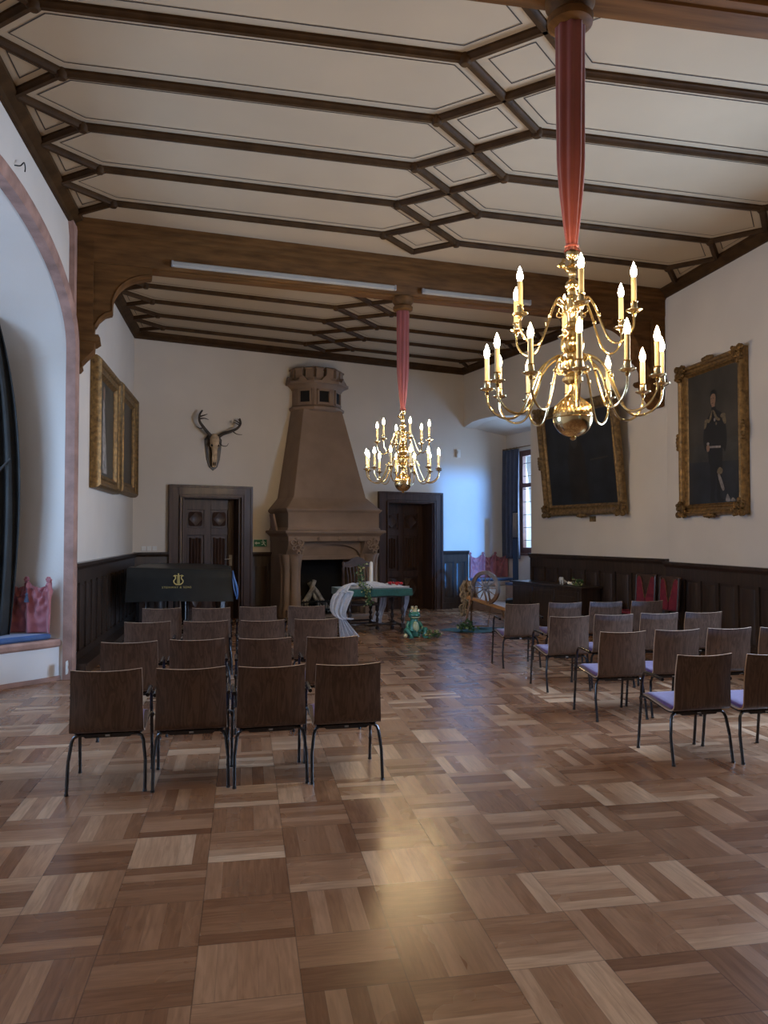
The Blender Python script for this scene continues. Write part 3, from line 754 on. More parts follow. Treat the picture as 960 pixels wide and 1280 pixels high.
# ------------------------------------------------------------------ chandeliers
ch = empty('chandelier', (1.95, 4.30, 0), 0, 'brass two-tier candle chandelier nearest the viewer, under a red sleeve', 'chandelier', 'brass chandeliers')
b = MB()   # rosette on the beam, turned
b.lathe([(.10, 4.80), (.135, 4.82), (.14, 4.86), (.115, 4.885), (.13, 4.91), (.15, 4.94), (.15, 4.992)], 28); b.build('ceiling_rose', 'beam', ch)
b = MB()   # red fabric sleeve, gathered at both ends
def sleeve(u, v):
    z = 4.86 - 1.42 * v
    r = (.088 - .012 * v) if v < .62 else .0806 - (.0806 - .030) * ((v - .62) / .38) ** 1.3
    if v < .03: r *= .93
    fold = 1 + (.10 + .10 * v) * sin(9 * 2 * PI * u + 2.2 * v) * .6 + .05 * sin(4 * 2 * PI * u + 1)
    return (r * fold * cos(2 * PI * u), r * fold * sin(2 * PI * u), z)
b.grid(sleeve, 108, 26)
b.grid(lambda u, v: ((.032 + .014 * v) * (1 + .12 * sin(2 * PI * 9 * u)) * cos(2 * PI * u), (.032 + .014 * v) * (1 + .12 * sin(2 * PI * 9 * u)) * sin(2 * PI * u), 3.445 - .03 * v), 72, 3)
b.tube([(.036 * cos(k * PI / 10), .036 * sin(k * PI / 10), 3.447) for k in range(21)], .008, 6)
b.build('fabric_sleeve', 'red', ch)
b = MB()   # baluster column and ball
prof = [(0, 2.262), (.012, 2.266), (.020, 2.276), (.012, 2.284), (.03, 2.288), (.034, 2.292)]
for a in range(-72, 60, 9): prof.append((.118 * cos(math.radians(a)), 2.40 + .118 * sin(math.radians(a))))
prof += [(.058, 2.505), (.042, 2.525), (.030, 2.56), (.026, 2.60), (.045, 2.61), (.062, 2.622), (.062, 2.64), (.045, 2.65), (.04, 2.665), (.058, 2.68), (.066, 2.70), (.066, 2.74), (.05, 2.755), (.034, 2.77), (.032, 2.79), (.045, 2.795)]
for a in range(-50, 55, 12): prof.append((.066 * cos(math.radians(a)), 2.848 + .062 * sin(math.radians(a))))
prof += [(.040, 2.905), (.03, 2.925), (.042, 2.935), (.050, 2.95), (.044, 2.97), (.03, 2.985), (.034, 3.03), (.052, 3.05), (.056, 3.08), (.056, 3.115), (.036, 3.13), (.026, 3.15), (.03, 3.165)]
for a in range(-55, 60, 16): prof.append((.042 * cos(math.radians(a)), 3.205 + .040 * sin(math.radians(a))))
prof += [(.02, 3.248), (.024, 3.27), (.030, 3.30), (.022, 3.315), (.036, 3.325), (.018, 3.34), (.018, 3.36), (.034, 3.375), (.04, 3.395), (.04, 3.41), (.016, 3.425), (.01, 3.44)]
b.lathe(prof, 32)
b.build('column', 'brass', ch)
b = MB()   # gadrooned band on the ball and small bird finial
for k in range(28):
    a = 2 * PI * k / 28
    b.tube([(rr * cos(a), rr * sin(a), zz) for rr, zz in ((.040, 2.528), (.07, 2.497), (.098, 2.468), (.116, 2.425))], [.004, .008, .009, .004], 5)
b.lathe([(.1175, 2.395), (.1215, 2.40), (.1175, 2.405)], 32)
b.build('gadroons', 'brass', ch)
b = MB()
for k in range(16):
    a = 2 * PI * k / 16
    b.tube([(rr * cos(a), rr * sin(a), zz) for rr, zz in ((.042, 2.79), (.062, 2.82), (.066, 2.85), (.060, 2.88), (.042, 2.905))], [.004, .007, .008, .007, .004], 5)
b.build('gadroons', 'brass', ch)
b = MB(); b.tube(spline([(-.02, 0, 3.29), (-.05, 0, 3.31), (-.075, -.01, 3.325), (-.09, -.01, 3.31)], 4), [.01] * 6 + [.02] * 3 + [.012] * 3 + [.004], 8); b.tube([(-.07, -.01, 3.33), (-.06, -.012, 3.36), (-.045, -.012, 3.345)], [.008, .012, .004], 6); b.build('finial_figure', 'brass', ch)
def arm(R, zc_, zb, zh, phi, k):
    a = MB()
    pts = spline([(.035, 0, zh - .05), (.05, 0, zh + .005), (.10, 0, zh + .035), (R * .38, 0, zh - .035), (R * .50, 0, (zh + zb) / 2 - .02), (R * .62, 0, zb + .025), (R * .76, 0, zb), (R * .90, 0, zb + .03), (R * .985, 0, zc_ - .09), (R, 0, zc_ - .03), (R, 0, zc_)], 5)
    T = Matrix.Rotation(phi, 4, 'Z')
    a.tube(pts, .0072, 7, T)
    # inner scroll and knop
    a.tube(spline([(.10, 0, zh + .03), (.055, 0, zh - .015), (.07, 0, zh - .06), (.10, 0, zh - .05), (.095, 0, zh - .028)], 4), .005, 6, T)
    a.ball((R * .44, 0, zh - .085), .013, 8, 6, T)
    ao = a.build('arm', 'brass', ch)
    p = MB()
    TT = T @ Matrix.Translation((R, 0, zc_))
    p.lathe([(.006, -.035), (.014, -.02), (.008, -.012), (.03, -.006), (.046, .004), (.047, .008), (.02, .006), (.017, .012), (.020, .02), (.018, .048), (.023, .054), (.019, .056)], 16, TT)
    p.build('drip_pan', 'brass', ao)
    c = MB(); c.lathe([(.0155, .05), (.0155, .195), (.010, .20)], 12, TT); c.build('candle', 'candle', ao)
    l = MB(); l.lathe([(.009, .198), (.0165, .212), (.0185, .228), (.0155, .247), (.009, .266), (.003, .282), (0, .288)], 10, TT)
    l.build('bulb', 'bulb', ao)['label'] = 'glowing candle bulb'
for k in range(12): arm(.515, 2.585, 2.405, 2.735, 2 * PI * (k + .32) / 12, k)
for k in range(6): arm(.375, 2.985, 2.815, 3.085, 2 * PI * (k + .22) / 6, k)
c2 = copy_tree(ch); c2.location = (2.16, 10.33, 0); c2.rotation_euler.z = .35
tag(c2, 'brass two-tier candle chandelier farther back, before the back wall', 'chandelier', 'brass chandeliers')

# ------------------------------------------------------------------ chairs
def make_chair():
    r = empty('stacking_chair')
    th = .011
    # shell profile: seat then back, (y,z); rear legs stand at y=0, the sitter looks along +y
    seat = spline([(0, .475, .418), (0, .44, .432), (0, .34, .425), (0, .20, .408), (0, .10, .395), (0, .055, .392)], 4)
    back = spline([(0, .055, .392), (0, .022, .40), (0, .002, .428), (0, -.002, .50), (0, -.004, .60), (0, -.014, .70), (0, -.035, .815)], 5)
    def shell(prof, wfun, bow):
        b = MB(); n = len(prof) - 1; nu = 10; vs = []
        nr = []
        for i in range(n + 1):
            d = prof[min(i + 1, n)] - prof[max(i - 1, 0)]; nr.append(Vector((0, d.z, -d.y)).normalized())
        for side in (0, 1):
            for i in range(n + 1):
                for k in range(nu + 1):
                    u = -1 + 2 * k / nu; q = prof[i] + nr[i] * (th * side - th / 2)
                    t = i / n
                    vs.append((u * wfun(t) / 2, q.y - bow(t) * (1 - u * u), q.z - (.010 * (1 - u * u) if (t == 1 and bow(1) > 0) else 0)))
        w = nu + 1; m = (n + 1) * w; fs = []; ed = []
        for i in range(n):
            for k in range(nu):
                a = i * w + k; fs.append((a, a + 1, a + w + 1, a + w)); fs.append((m + a, m + a + w, m + a + w + 1, m + a + 1))
        rim = [k for k in range(w)] + [i * w + nu for i in range(1, n + 1)] + [n * w + k for k in range(nu - 1, -1, -1)] + [i * w for i in range(n - 1, 0, -1)]
        for a, c in zip(rim, rim[1:] + rim[:1]): ed.append((a, m + a, m + c, c))
        b.add(vs, fs, None, 0, True); b.add(vs, ed, None, 1, False)
        return b
    shell(back, lambda t: .475 - .030 * t, lambda t: .030 * min(1, t * 1.6)).build('backrest', ['chairwood', 'chairedge'], r)
    shell(seat, lambda t: .44 + .035 * min(1, t * 1.5), lambda t: 0).build('seat', ['chairwood', 'chairedge'], r)
    b = MB()
    def pad(u, v):
        x = (-1 + 2 * u) * .212; y = .465 - .40 * v
        z0 = .446 - .034 * v if v > .1 else .44
        e = min(1, 9 * min(u, 1 - u), 9 * min(v, 1 - v))
        return (x, y, (.433 - .033 * v) + .018 * math.sqrt(max(0, e)))
    b.grid(pad, 14, 14); b.build('seat_pad', 'purple', r, solid=.004)['label'] = 'purple upholstered seat pad'
    R_ = .0115
    for s_ in (-1, 1):
        l = MB(); l.tube([(s_ * .244, -.005, 0), (s_ * .242, .03, .20), (s_ * .226, .05, .325), (s_ * .214, .055, .355), (s_ * .19, .057, .371)], R_, 9); l.lathe([(.014, 0), (.014, .012)], 9, TR(s_ * .244, -.005, 0)); l.build('leg', 'steel', r)
        l = MB(); l.tube(spline([(s_ * .246, .485, 0), (s_ * .245, .462, .20), (s_ * .243, .440, .40), (s_ * .242, .428, .52), (s_ * .242, .412, .575), (s_ * .242, .385, .605)], 4), R_, 9); l.lathe([(.014, 0), (.014, .012)], 9, TR(s_ * .246, .485, 0)); l.build('leg', 'steel', r)
        a = MB(); a.tube(spline([(s_ * .242, .385, .605), (s_ * .243, .345, .616), (s_ * .244, .24, .613), (s_ * .244, .13, .604)], 4), .0135, 10); a.build('armrest', 'steel', r)
        q = MB(); q.tube(spline([(s_ * .243, .442, .375), (s_ * .255, .43, .412), (s_ * .236, .40, .420), (s_ * .228, .28, .405), (s_ * .218, .12, .380), (s_ * .19, .06, .371)], 4), .009, 8); q.build('side_rail', 'steel', r)
    b = MB(); b.tube([(-.192, .057, .371), (.192, .057, .371)], R_, 9); b.prism([(-.17, .378), (.17, .378), (.14, .352), (-.14, .352)], .045, .07, 'y'); b.build('cross_bar', 'steel', r)
    b = MB(); b.box(-.014, .014, .041, .046, .361, .372); b.build('badge', 'badge', r)
    return r
rowname = ['nearest row', 'second row', 'third row', 'farthest row']
posL = ['seat by the left wall', 'second from left wall', 'second from aisle', 'aisle seat']
posR = ['aisle seat', 'second from aisle', 'third from aisle', 'seat by the right wall']
left = [[(-.885, 5.27), (-.345, 5.25), (.183, 5.23), (.702, 5.22)], [(-.93, 6.58), (-.39, 6.64), (.175, 6.61), (.75, 6.60)],
        [(-.96, 8.02), (-.385, 8.0), (.187, 7.96), (.735, 7.99)], [(-.97, 9.45), (-.39, 9.38), (.165, 9.45), (.755, 9.43)]]
right = [[(3.335, 5.14), (3.865, 5.09)], [(3.385, 6.46), (3.95, 6.50), (4.50, 6.52), (5.03, 6.49)],
         [(3.44, 7.74), (4.0, 7.83), (4.575, 7.88), (5.12, 7.88)], [(3.46, 9.20), (4.07, 9.28), (4.645, 9.30), (5.24, 9.32)]]
proto = make_chair(); first = True
random.seed(11)
for blk, rows, pos, bn in (('left', left, posL, 'left'), ('right', right, posR, 'right')):
    for i, row in enumerate(rows):
        for k, (x, y) in enumerate(row):
            o = proto if first else copy_tree(proto); first = False
            o.location = (x, y, 0); o.rotation_euler.z = math.radians(random.uniform(-1.5, 1.5) + (1.5 if bn == 'left' else -.5))
            tag(o, 'brown plywood chair, %s block, %s, %s' % (bn, rowname[i], pos[k] if not (bn == 'right' and i == 0 and k == 1) else 'cut by the frame edge'), 'chair', 'stacking chairs of the %s block' % bn)

# ------------------------------------------------------------------ pictures
def picture(name, loc, rz, w, h, label, fm, canvas, fw=.17, depth=.10, orn=False, tilt=0, group=None, cat='painting'):
    r = empty(name, loc, rz, label, cat, group, 0)
    r.rotation_euler = (tilt, 0, rz) if not tilt else Matrix.Rotation(rz, 3, 'Z').__matmul__(Matrix.Rotation(tilt, 3, 'X')).to_euler()
    prof = [(0, 0), (0, -depth * .55), (fw * .08, -depth * .8), (fw * .20, -depth), (fw * .32, -depth * .92), (fw * .42, -depth * .62), (fw * .62, -depth * .50), (fw * .72, -depth * .62), (fw * .80, -depth * .6), (fw * .88, -depth * .35), (fw, -depth * .22), (fw, 0)]
    vs = []; fs = []
    for cx, cz, sx, sz in ((0, 0, 1, 1), (w, 0, -1, 1), (w, h, -1, -1), (0, h, 1, -1)):
        vs += [(cx + sx * i_, y, cz + sz * i_) for i_, y in prof]
    n = len(prof)
    for c in range(4):
        for k in range(n - 1): fs.append((c * n + k, ((c + 1) % 4) * n + k, ((c + 1) % 4) * n + k + 1, c * n + k + 1))
    b = MB(); b.add(vs, fs); b.build('frame', fm, r)
    if orn:
        for cx, cz in ((0, 0), (w, 0), (w, h), (0, h)):
            o = MB()
            sx = 1 if cx == 0 else -1; sz = 1 if cz == 0 else -1
            for (u, v, q) in ((.02, .02, .06), (.11, .03, .05), (.03, .11, .05), (.12, .12, .055), (.19, .06, .035), (.06, .19, .035), (.0, .16, .03), (.16, .0, .03)):
                o.ball((cx + sx * u, -depth * .9, cz + sz * v), (q, .035, q * .8), 8, 6)
                o.tube([(cx + sx * u + q * .8 * cos(a), -depth * .9 - .025, cz + sz * v + q * .7 * sin(a)) for a in [k * PI / 4 for k in range(8)]], .010, 5)
            o.build('corner_ornament', fm, r)
        for cx, cz, hz in ((w / 2, 0, 1), (w / 2, h, 1), (0, h / 2, 0), (w, h / 2, 0)):
            o = MB()
            for d in (-.10, -.05, 0, .05, .10):
                s_ = .045 - abs(d) * .15
                o.ball((cx + (d if hz else 0), -depth * .85, cz + (0 if hz else d)), (s_, .03, s_), 8, 6)
            o.build('centre_ornament', fm, r)
    o = MB(); o.box(fw * .92, w - fw * .92, -depth * .2, -.005, fw * .92, h - fw * .92); cv = o.build('canvas', canvas, r)
    return r, cv
def paint(parent, name, polys, y):
    b = MB(); mats = []
    for i, (m, pts) in enumerate(polys):
        if m not in mats: mats.append(m)
        n = len(pts); yy = y - .00015 * (i + 1)
        b.add([(x, yy, z) for x, z in pts], [tuple(range(n))], None, mats.index(m))
    return b.build(name, mats, parent, recalc=False)
def smooth(pts):
    q = [Vector((x, z, 0)) for x, z in pts]; q = q[-1:] + q + q[:2]; out = spline(q, 4)
    return [(p.x, p.y) for p in out[4:4 * (len(pts) + 1)]]
def ell(cx, cz, rx, rz, n=14): return [(cx + rx * cos(2 * PI * k / n), cz + rz * sin(2 * PI * k / n)) for k in range(n)]
# officer portrait on the near right wall
W_, H_ = 1.50, 2.20
pr_, cv = picture('portrait', (XR - .005, 10.33, 1.955), -PI / 2, W_, H_, 'full-length officer portrait in a gilt frame on the right wall', 'gilt', 'portraitground', .17, .11, True)
ox, oz = .28, .17
paint(cv, 'figure', [
    ('canvasblue', [(.17, .17), (1.33, .17), (1.33, .72), (.17, .78)]),
    ('canvaslow', [(.17, .78), (1.33, .72), (1.33, 1.05), (.17, 1.0)]),
    ('uniform', smooth([(.60, 1.34), (.70, 1.44), (.77, 1.50), (.85, 1.46), (.98, 1.38), (1.05, 1.20), (1.06, 1.0), (1.02, .86), (.97, .92), (.96, .74), (.90, .66), (.78, .68), (.66, .72), (.63, .90), (.56, .93), (.525, 1.08), (.55, 1.24)])),
    ('uniform', smooth([(.68, .74), (.80, .72), (.80, .45), (.77, .25), (.80, .19), (.68, .19), (.69, .40)])), ('uniform', smooth([(.80, .72), (.95, .72), (.93, .50), (.90, .27), (1.0, .20), (.84, .20), (.83, .45)])),
    ('skin', [(.735, 1.49), (.80, 1.49), (.805, 1.56), (.73, 1.56)]), ('uniform', [(.725, 1.47), (.82, 1.47), (.825, 1.515), (.725, 1.515)]),
    ('skin', smooth([(.705, 1.62), (.715, 1.56), (.755, 1.525), (.80, 1.545), (.825, 1.60), (.825, 1.67), (.79, 1.715), (.74, 1.715), (.708, 1.68)])),
    ('uniform', smooth([(.70, 1.66), (.705, 1.72), (.76, 1.755), (.83, 1.735), (.86, 1.67), (.845, 1.58), (.825, 1.58), (.825, 1.65), (.80, 1.69), (.74, 1.695)])),
    ('uniform', ell(.728, 1.635, .012, .006, 8)), ('uniform', ell(.775, 1.635, .014, .006, 8)), ('braid', [(.742, 1.63), (.752, 1.595), (.735, 1.592)]), ('uniform', ell(.750, 1.567, .020, .005, 8)),
    ('braid', ell(.615, 1.335, .055, .028)), ('braid', ell(.985, 1.365, .060, .030)),
    ('braid', smooth([(.565, 1.33), (.62, 1.34), (.60, 1.25), (.555, 1.23)])), ('braid', smooth([(.965, 1.36), (1.035, 1.35), (1.055, 1.26), (1.0, 1.25)])),
    ('braid', smooth([(.76, 1.46), (.80, 1.45), (.86, 1.36), (.92, 1.33), (.90, 1.30), (.82, 1.34)])), ('braid', smooth([(.73, 1.46), (.75, 1.46), (.72, 1.35), (.66, 1.30), (.66, 1.33)])),
    ('paintwhite', ell(.80, 1.33, .022, .026, 8)), ('braid', ell(.835, 1.27, .018, .022, 8)),
    ('paintwhite', [(.66, .945), (.93, .925), (.93, .955), (.66, .975)]), ('skin', smooth([(.60, .97), (.64, 1.0), (.675, .97), (.665, .91), (.62, .90)])), ('paintwhite', ell(.64, 1.01, .032, .022, 8)),
    ('braid', smooth([(.84, .60), (.90, .66), (.97, .62), (.95, .57), (.88, .56)])), ('paintwhite', smooth([(.86, .55), (.91, .55), (1.0, .37), (.97, .33), (.92, .40)])),
    ('paintwhite', smooth([(1.03, .19), (1.13, .185), (1.10, .25), (1.06, .28)])), ('paintwhite', smooth([(1.14, .185), (1.24, .185), (1.18, .23)]))], -.022)
# big dark picture leaning forward on the far right wall
pl = picture('painting', SW(3.25, .035, 2.03), RS, 2.2, 2.02, 'large dark painting tilted forward off the right wall, gilt frame', 'giltdark', 'canvasblue', .20, .10, True, tilt=math.radians(6.0))[0]
paint(pl.children[-1], 'faint_figure', [('canvas', [(.8, .25), (1.3, .25), (1.25, 1.1), (1.1, 1.5), (.9, 1.45), (.78, 1.0)]), ('canvaslow', ell(1.0, 1.35, .10, .15)), ('canvaslow', [(1.4, .95), (1.85, .97), (1.85, 1.0), (1.4, .98)])], -.022)
tp = MB(); tp.box(0, .15, -.02, 0, 0, .10); tp = tp.build('nameplate', 'giltdark'); tp.location = SW(4.45, .002, 1.91); tp.rotation_euler.z = RS
tag(tp, 'small dull plaque on the wall below the leaning painting', 'plaque')
# two upright pictures on the left wall
p1, cv = picture('painting', (XL + .005, 10.72, 2.32), PI / 2, 1.88, 1.80, 'gilt-framed painting of a pale figure, nearer one on left wall', 'gilt', 'olive', .22, .14, False, group='gilt paintings on the left wall')
paint(cv, 'figure', [('paintgown', [(x + .32, z) for x, z in [(.45, .26), (.80, .26), (.74, .60), (.62, .95), (.60, 1.25), (.50, 1.35), (.44, 1.2), (.42, .8)]]), ('skin', ell(.86, 1.42, .07, .10))], -.030)
p2, cv = picture('painting', (XL + .005, 12.75, 2.36), PI / 2, 1.80, 1.80, 'gilt-framed dark painting beside the corner, farther one on left wall', 'gilt', 'canvas', .22, .13, False, group='gilt paintings on the left wall')

# ------------------------------------------------------------------ antler trophy
a_ = empty('antler_trophy', BW(1.50, 0, 3.40), RB, 'mounted stag skull with antlers on a dark shield above the left door', 'trophy')
b = MB(); sh = [(-.17, .14), (-.12, .22), (0, .25), (.12, .22), (.17, .14), (.155, -.05), (.13, -.25), (.08, -.40), (0, -.47), (-.08, -.40), (-.13, -.25), (-.155, -.05)]
b.prism(sh, -.03, 0, 'y'); b.prism([(x * .84, z * .88) for x, z in sh], -.042, -.03, 'y'); b.build('shield', 'shield', a_, bevel=.006)
b = MB(); b.tube(spline([(0, -.05, .20), (0, -.10, .16), (0, -.13, .06), (0, -.12, -.05), (0, -.11, -.18), (0, -.09, -.32), (0, -.06, -.40)], 4), [.05, .06, .075, .085, .09, .09, .095, .095, .09, .085, .075, .065, .06, .055, .05, .045, .045, .042, .042, .04, .04, .035, .035, .03, .02][:25], 12, flat=1.0)
for s_ in (-1, 1):
    b.ball((s_ * .065, -.13, .02), (.035, .05, .04), 10, 6); b.tube([(s_ * .03, -.14, -.1), (s_ * .035, -.12, -.25), (s_ * .02, -.09, -.40)], .018, 7)
b.build('skull', 'bone', a_)
b = MB()
for s_ in (-1, 1):
    b.ball((s_ * .062, -.172, .012), (.022, .018, .026), 8, 6); b.ball((s_ * .016, -.125, -.34), (.010, .02, .04), 8, 6)
b.build('eye_socket_shade', 'soot_shade', a_)  # black balls painted as the shade inside sockets and nostrils
def antler(s_, lift):
    b = MB()
    beam_ = [(s_ * .07, -.10, .20), (s_ * .15, -.14, .27), (s_ * .24, -.18, .36), (s_ * .31, -.19, .46), (s_ * .31, -.18, .58), (s_ * .25, -.15, .68)] if s_ < 0 else [(s_ * .07, -.10, .18), (s_ * .16, -.14, .25), (s_ * .30, -.19, .30), (s_ * .43, -.20, .37), (s_ * .50, -.18, .47), (s_ * .49, -.15, .57)]
    pts = spline(beam_, 5); n = len(pts)
    b.tube(pts, [(.036 - .020 * i / n) for i in range(n)], 8)
    def tine(ps, r=.014): q = spline(ps, 4); b.tube(q, [r * (1 - .8 * i / len(q)) for i in range(len(q))], 7)
    if s_ < 0:
        tine([(-.07, -.10, .20), (-.14, -.16, .13), (-.22, -.22, .12)]); tine([(-.10, -.12, .22), (-.16, -.22, .05), (-.20, -.26, .03)], .012)
        tine([(-.23, -.17, .34), (-.31, -.22, .32), (-.39, -.25, .35)]); tine([(-.31, -.18, .55), (-.23, -.20, .58), (-.16, -.19, .61)], .018); tine([(-.31, -.18, .51), (-.22, -.21, .52), (-.14, -.20, .50)], .016)
    else:
        tine([(.07, -.10, .18), (.11, -.18, .03), (.20, -.24, .0), (.24, -.25, .06)]); tine([(.33, -.19, .31), (.41, -.23, .25), (.51, -.26, .24)]); tine([(.50, -.18, .46), (.43, -.20, .50), (.36, -.20, .53)], .018); tine([(.49, -.18, .43), (.41, -.21, .46), (.34, -.21, .48)], .016); tine([(.50, -.17, .49), (.45, -.17, .56)], .014)
    b.lathe([(.036, 0), (.04, .012), (.034, .024)], 9, Matrix.Translation(beam_[0]) @ Matrix.Rotation(s_ * .9, 4, 'Y'))
    b.build('antler', 'antler', a_)
antler(-1, 0); antler(1, 0)

# ------------------------------------------------------------------ covered grand piano
pn = empty('grand_piano', (-.98, 12.1, 0), math.radians(1.5), 'grand piano under a black cover in the back left corner', 'piano')
b = MB()
def cov(pts2, z): return [(x, y, z) for x, y in pts2]
plan = [(-.78, 0), (.78, 0), (.78, .9), (.60, 1.45), (.25, 1.95), (-.25, 2.15), (-.70, 2.10), (-.78, 1.8)]
def cover_mesh():
    b = MB(); n = len(plan); seg = 8
    ring = []
    for i in range(n):
        p, q = plan[i], plan[(i + 1) % n]
        for k in range(seg): ring.append((p[0] + (q[0] - p[0]) * k / seg, p[1] + (q[1] - p[1]) * k / seg))
    m = len(ring); vs = []; fs = []
    levels = [(1.165, .93, 0), (1.155, .985, 0), (1.13, 1.0, 0), (1.0, 1.004, .004), (.88, 1.012, .010), (.76, 1.02, .016), (.655, 1.028, .022)]
    random.seed(2)
    for li, (z, sc, fo) in enumerate(levels):
        for i, (x, y) in enumerate(ring):
            w = fo * (sin(i * .9) + .6 * sin(i * 2.3 + 1))
            cx, cy = 0, 1.0
            vs.append((cx + (x - cx) * (sc + w * .5), cy + (y - cy) * sc + (w if y < .01 else 0), z + (.010 * sin(i * .55) if li == len(levels) - 1 else 0) + (-.03 * (x / .78) if z > 1.12 and y < .05 else 0)))
    for l in range(len(levels) - 1):
        for i in range(m): fs.append((l * m + i, l * m + (i + 1) % m, (l + 1) * m + (i + 1) % m, (l + 1) * m + i))
    fs.append(tuple(range(m)))
    b.add(vs, fs, None, 0, True); return b
cvr = cover_mesh().build('cover', 'cover', pn)
b = MB(); b.prism([(x * .95, .06 + y * .95) for x, y in plan], .66, .98, 'z'); b.build('case', 'piano', pn)
for (x, y) in ((-.62, .30), (.62, .30), (0, 1.75)):
    b = MB(); b.lathe([(.02, 0), (.03, .02), (.03, .07), (.045, .10), (.05, .14), (.085, .60), (.10, .66)], 8, TR(x, y, 0)); b.build('leg', 'piano', pn)
b = MB(); b.box(-.18, .18, .32, .40, .12, .18); b.tube([(-.10, .36, .18), (-.10, .36, .66)], .02, 8); b.tube([(.10, .36, .18), (.10, .36, .66)], .02, 8)
for x in (-.08, 0, .08): b.box(x - .015, x + .015, .22, .36, .10, .12)
b.build('pedal_lyre', 'piano', pn)
# printed lyre emblem and lettering on the front of the cover
b = MB(); yy = -.03
def lt(pts, r=.006): b.tube([(x - .02, yy, z) for x, z in pts], r, 5)
for s_ in (-1, 1): lt([(s_ * x, z) for x, z in [tuple(p)[:2] for p in spline([(.012, .915, 0), (.055, .935, 0), (.07, .975, 0), (.045, 1.01, 0), (.05, 1.045, 0), (.075, 1.05, 0)], 4)]], .009)
lt([(-.06, 1.06), (0, 1.05), (.06, 1.06)], .007); lt([(0, .92), (0, 1.075)], .008); lt([(-.018, .93), (-.014, 1.045)], .004); lt([(.018, .93), (.014, 1.045)], .004); lt([(-.04, .918), (.04, .918)], .008)
b.ball((-.02, yy, 1.077), .013, 8, 6)
b.build('emblem', 'gold', cvr)['label'] = 'gold printed lyre emblem'
for word, wx in (('STEINWAY', -.122), ('&', .035), ('SONS', .134)):
    cu = bpy.data.curves.new('lettering', 'FONT'); cu.body = word; cu.size = .043; cu.extrude = .001; cu.align_x = 'CENTER'; cu.space_character = 1.2
    to = bpy.data.objects.new('lettering_curve', cu); COL.objects.link(to)
    bpy.context.view_layer.update()
    dg = bpy.context.evaluated_depsgraph_get(); me = bpy.data.meshes.new_from_object(to.evaluated_get(dg)); bpy.data.objects.remove(to)
    lo = bpy.data.objects.new('lettering', me); COL.objects.link(lo); me.materials.clear(); me.materials.append(M_['gold'])
    lo.parent = cvr; lo.location = (-.02 + wx, -.034, .862); lo.rotation_euler = (PI / 2, 0, 0); lo['label'] = 'gold printed word ' + word
b = MB(); b.tube(spline([(.80, -.02, 1.12), (.815, -.05, 1.02), (.85, -.06, .90), (.87, -.06, .78), (.86, -.05, .68)], 5), [.006, .008, .010, .012, .014, .015, .016, .017, .018, .018, .018, .018, .018, .018, .017, .016, .015, .014, .013, .012, .010], 8, flat=.4)
b.tube(spline([(.80, -.02, 1.12), (.80, -.05, .98), (.82, -.06, .84), (.85, -.05, .72)], 5), .008, 7, flat=.4)
b.build('side_flap_strap', 'blue_reflection', cvr)['label'] = 'side strap of the cover, blue reflection painted in'  # blue reflection on the cover's side flap, painted as strap colour

# ------------------------------------------------------------------ table, its chair and what lies on it
RT = math.radians(7); TC = Vector((2.15, 12.95, 0))
tb = empty('table', TC, RT, 'dark table with turned legs under a green cloth by the fireplace', 'table')
b = MB(); b.box(-.57, .57, -.38, .38, .735, .765); b.build('tabletop', 'ochre', tb, bevel=.006)
b = MB(); b.box(-.50, .50, -.32, .32, .625, .733); b.build('apron', 'turned', tb)
def turned(b, x, y, z0, z1):
    h = z1 - z0; pr = [(.035, 0), (.035, .10), (.018, .12), (.032, .17), (.036, .22), (.022, .27), (.016, .30), (.030, .36), (.034, .42), (.024, .48), (.016, .52), (.030, .58), (.034, .64), (.022, .70), (.016, .74), (.034, .80), (.034, 1.0)]
    b.lathe([(r, z0 + q * h) for r, q in pr], 12, TR(x, y, 0))
for sx in (-1, 1):
    for sy in (-1, 1):
        b = MB(); turned(b, sx * .47, sy * .29, 0, .63); b.box(sx * .47 - .035, sx * .47 + .035, sy * .29 - .035, sy * .29 + .035, .10, .17); b.build('leg', 'turned', tb)
b = MB()
for sx in (-1, 1): b.tube([(sx * .47, -.29, .14), (sx * .47, .29, .14)], .024, 8)
b.lathe([(.02, -.46), (.03, -.30), (.018, -.26), (.018, -.14), (.034, -.11), (.022, -.07), (.042, -.02), (.042, .02), (.022, .07), (.034, .11), (.018, .14), (.018, .26), (.03, .30), (.02, .46)], 12, TR(0, 0, .14, ry=PI / 2))
b.build('stretcher', 'turned', tb)
# green cloth
b = MB(); n = 72
def clothring(z, ex, wav):
    out = []
    per = [(-.60, -.40), (.60, -.40), (.60, .40), (-.60, .40)]
    for i in range(4):
        p, q = per[i], per[(i + 1) % 4]
        for k in range(18):
            u = k / 18; x = p[0] + (q[0] - p[0]) * u; y = p[1] + (q[1] - p[1]) * u
            w = ex + wav * sin((i * 18 + k) * .9)
            out.append((x * (1 + w / .6), y * (1 + w / .4), z + (.0 if wav == 0 else .006 * sin(k * .7))))
    return out
vs = clothring(.772, -.004, 0) + clothring(.770, .006, 0) + clothring(.72, .010, .003) + clothring(.655, .016, .008)
fs = [tuple(range(n))]
for l in range(3):
    for i in range(n): fs.append((l * n + i, l * n + (i + 1) % n, (l + 1) * n + (i + 1) % n, (l + 1) * n + i))
b.add(vs, fs, None, 0, True)
cl = b.build('tablecloth', 'green'); cl.location = TC; cl.rotation_euler.z = RT
tag(cl, 'dark green cloth draped over the table by the fireplace', 'tablecloth')
def onT(x, y, z): return TC + Matrix.Rotation(RT, 3, 'Z') @ Vector((x, y, z))
